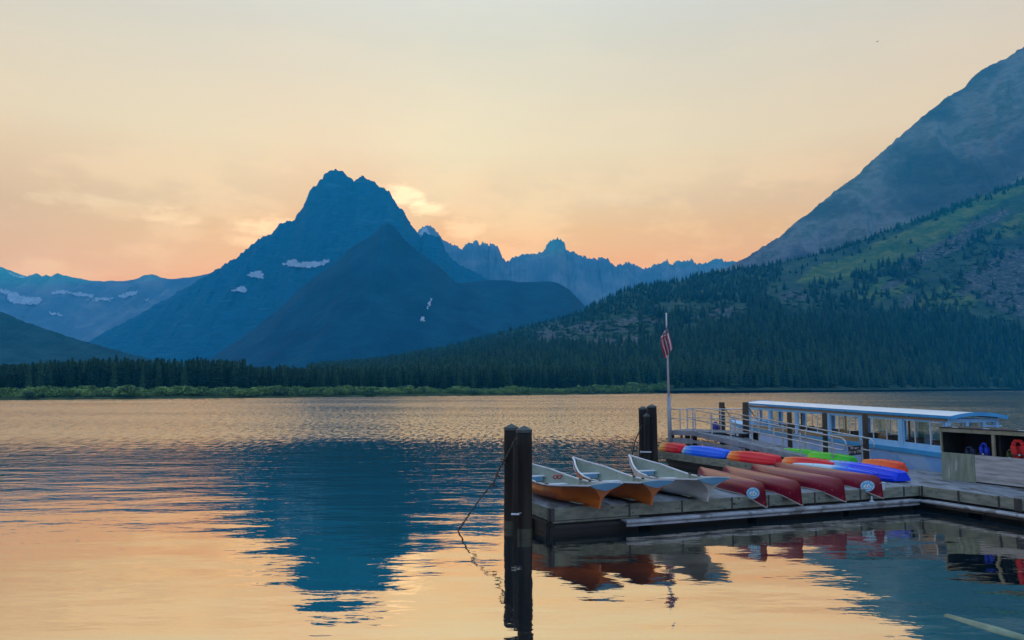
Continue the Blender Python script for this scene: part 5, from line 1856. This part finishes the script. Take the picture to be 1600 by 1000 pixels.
life_jacket(1516, 700, material('jacket_navy', (.01, .016, .05), (.02, .03, .08), rough=.8, scale=9), 'dark navy life jacket slumped in the bin beside the blue one', .34, .36, -.35)
life_jacket(1534, 698, material('jacket_blue', (.01, .03, .42), (.015, .05, .55), rough=.8, scale=9), 'bright blue life jacket poking above the bin front', .30, .50, .1)
life_jacket(1576, 705, material('jacket_olive', (.07, .075, .015), (.11, .115, .03), rough=.8, scale=9), 'small olive life jacket between the bin divider and the red one', .24, .36)
life_jacket(1593, 702, material('jacket_red', (.50, .012, .014), (.62, .02, .02), rough=.8, scale=9), 'bright red life jacket standing in the bin right of the divider', .52, .66, -.05)
life_jacket(1612, 702, material('jacket_red'  , (0, 0, 0)), 'red life jacket at the cut off end of the bin opening', .45, .5, .3)

# ------------------------------------------------------------------ sunken log, bird
l0, l1 = PZ(1478, 961, .0), PZ(1640, 1008, .0)
b = MB().tube([tuple(l0 * .995 + l1 * .005), tuple(l0 * .5 + l1 * .5 + np.array([0, 0, -.02])), tuple(l1 + np.array([0, 0, -.06]))], [.13, .17, .20], 16)
b.v = [(x, y, z - .098 - .022 * (x - l0[0]) + .022 * float(fbm(x * 6, y * 6, 3, 3))) for x, y, z in b.v]
b.build('sunken_log', material('bleached_log', (.13, .18, .12), (.25, .30, .20), rough=.8, scale=3), None, smooth=True, label='pale sunken log just under the water below the dock corner', category='log')

bp_ = PY(1371, 65, 260)
e = empty('bird', bp_, .4, label='tiny dark bird flying high in the sky beside the big slope', category='bird')
M_bird = material('bird_dark', (.03, .03, .03), (.05, .045, .04), rough=.8, scale=5)
MB().tube([(-.42, 0, 0), (-.22, 0, .02), (0, 0, .02), (.25, 0, 0), (.34, 0, .02)], [.02, .08, .10, .05, .02], 8).build('body', M_bird, e, smooth=True)
for sd in (-1, 1):
    MB().add([(.12, 0, .04), (.10, sd * .4, .20), (-.02, sd * .75, .10), (-.10, sd * .4, .17), (-.12, 0, .03), (.12, 0, .02), (.10, sd * .4, .18), (-.02, sd * .75, .09), (-.10, sd * .4, .15), (-.12, 0, .01)],
             [(0, 1, 2, 3, 4), (9, 8, 7, 6, 5), (0, 5, 6, 1), (1, 6, 7, 2), (2, 7, 8, 3), (3, 8, 9, 4)]).build('wing', M_bird, e)

# ------------------------------------------------------------------ evening haze
def build_haze():
    hm = bpy.data.materials.new('haze'); hm.use_nodes = True
    N, L = hm.node_tree.nodes, hm.node_tree.links
    N.clear()
    out = N.new('ShaderNodeOutputMaterial'); v = N.new('ShaderNodeVolumePrincipled')
    v.inputs['Color'].default_value = HAZE_COLOR
    v.inputs['Density'].default_value = HAZE_DENSITY
    v.inputs['Anisotropy'].default_value = HAZE_G
    L.new(v.outputs[0], out.inputs['Volume'])
    o = MB().box((0, 1750, 475), (14000, 4200, 958)).build('haze', hm, kind='stuff', label='blue evening haze filling the valley')
    return o


build_haze()
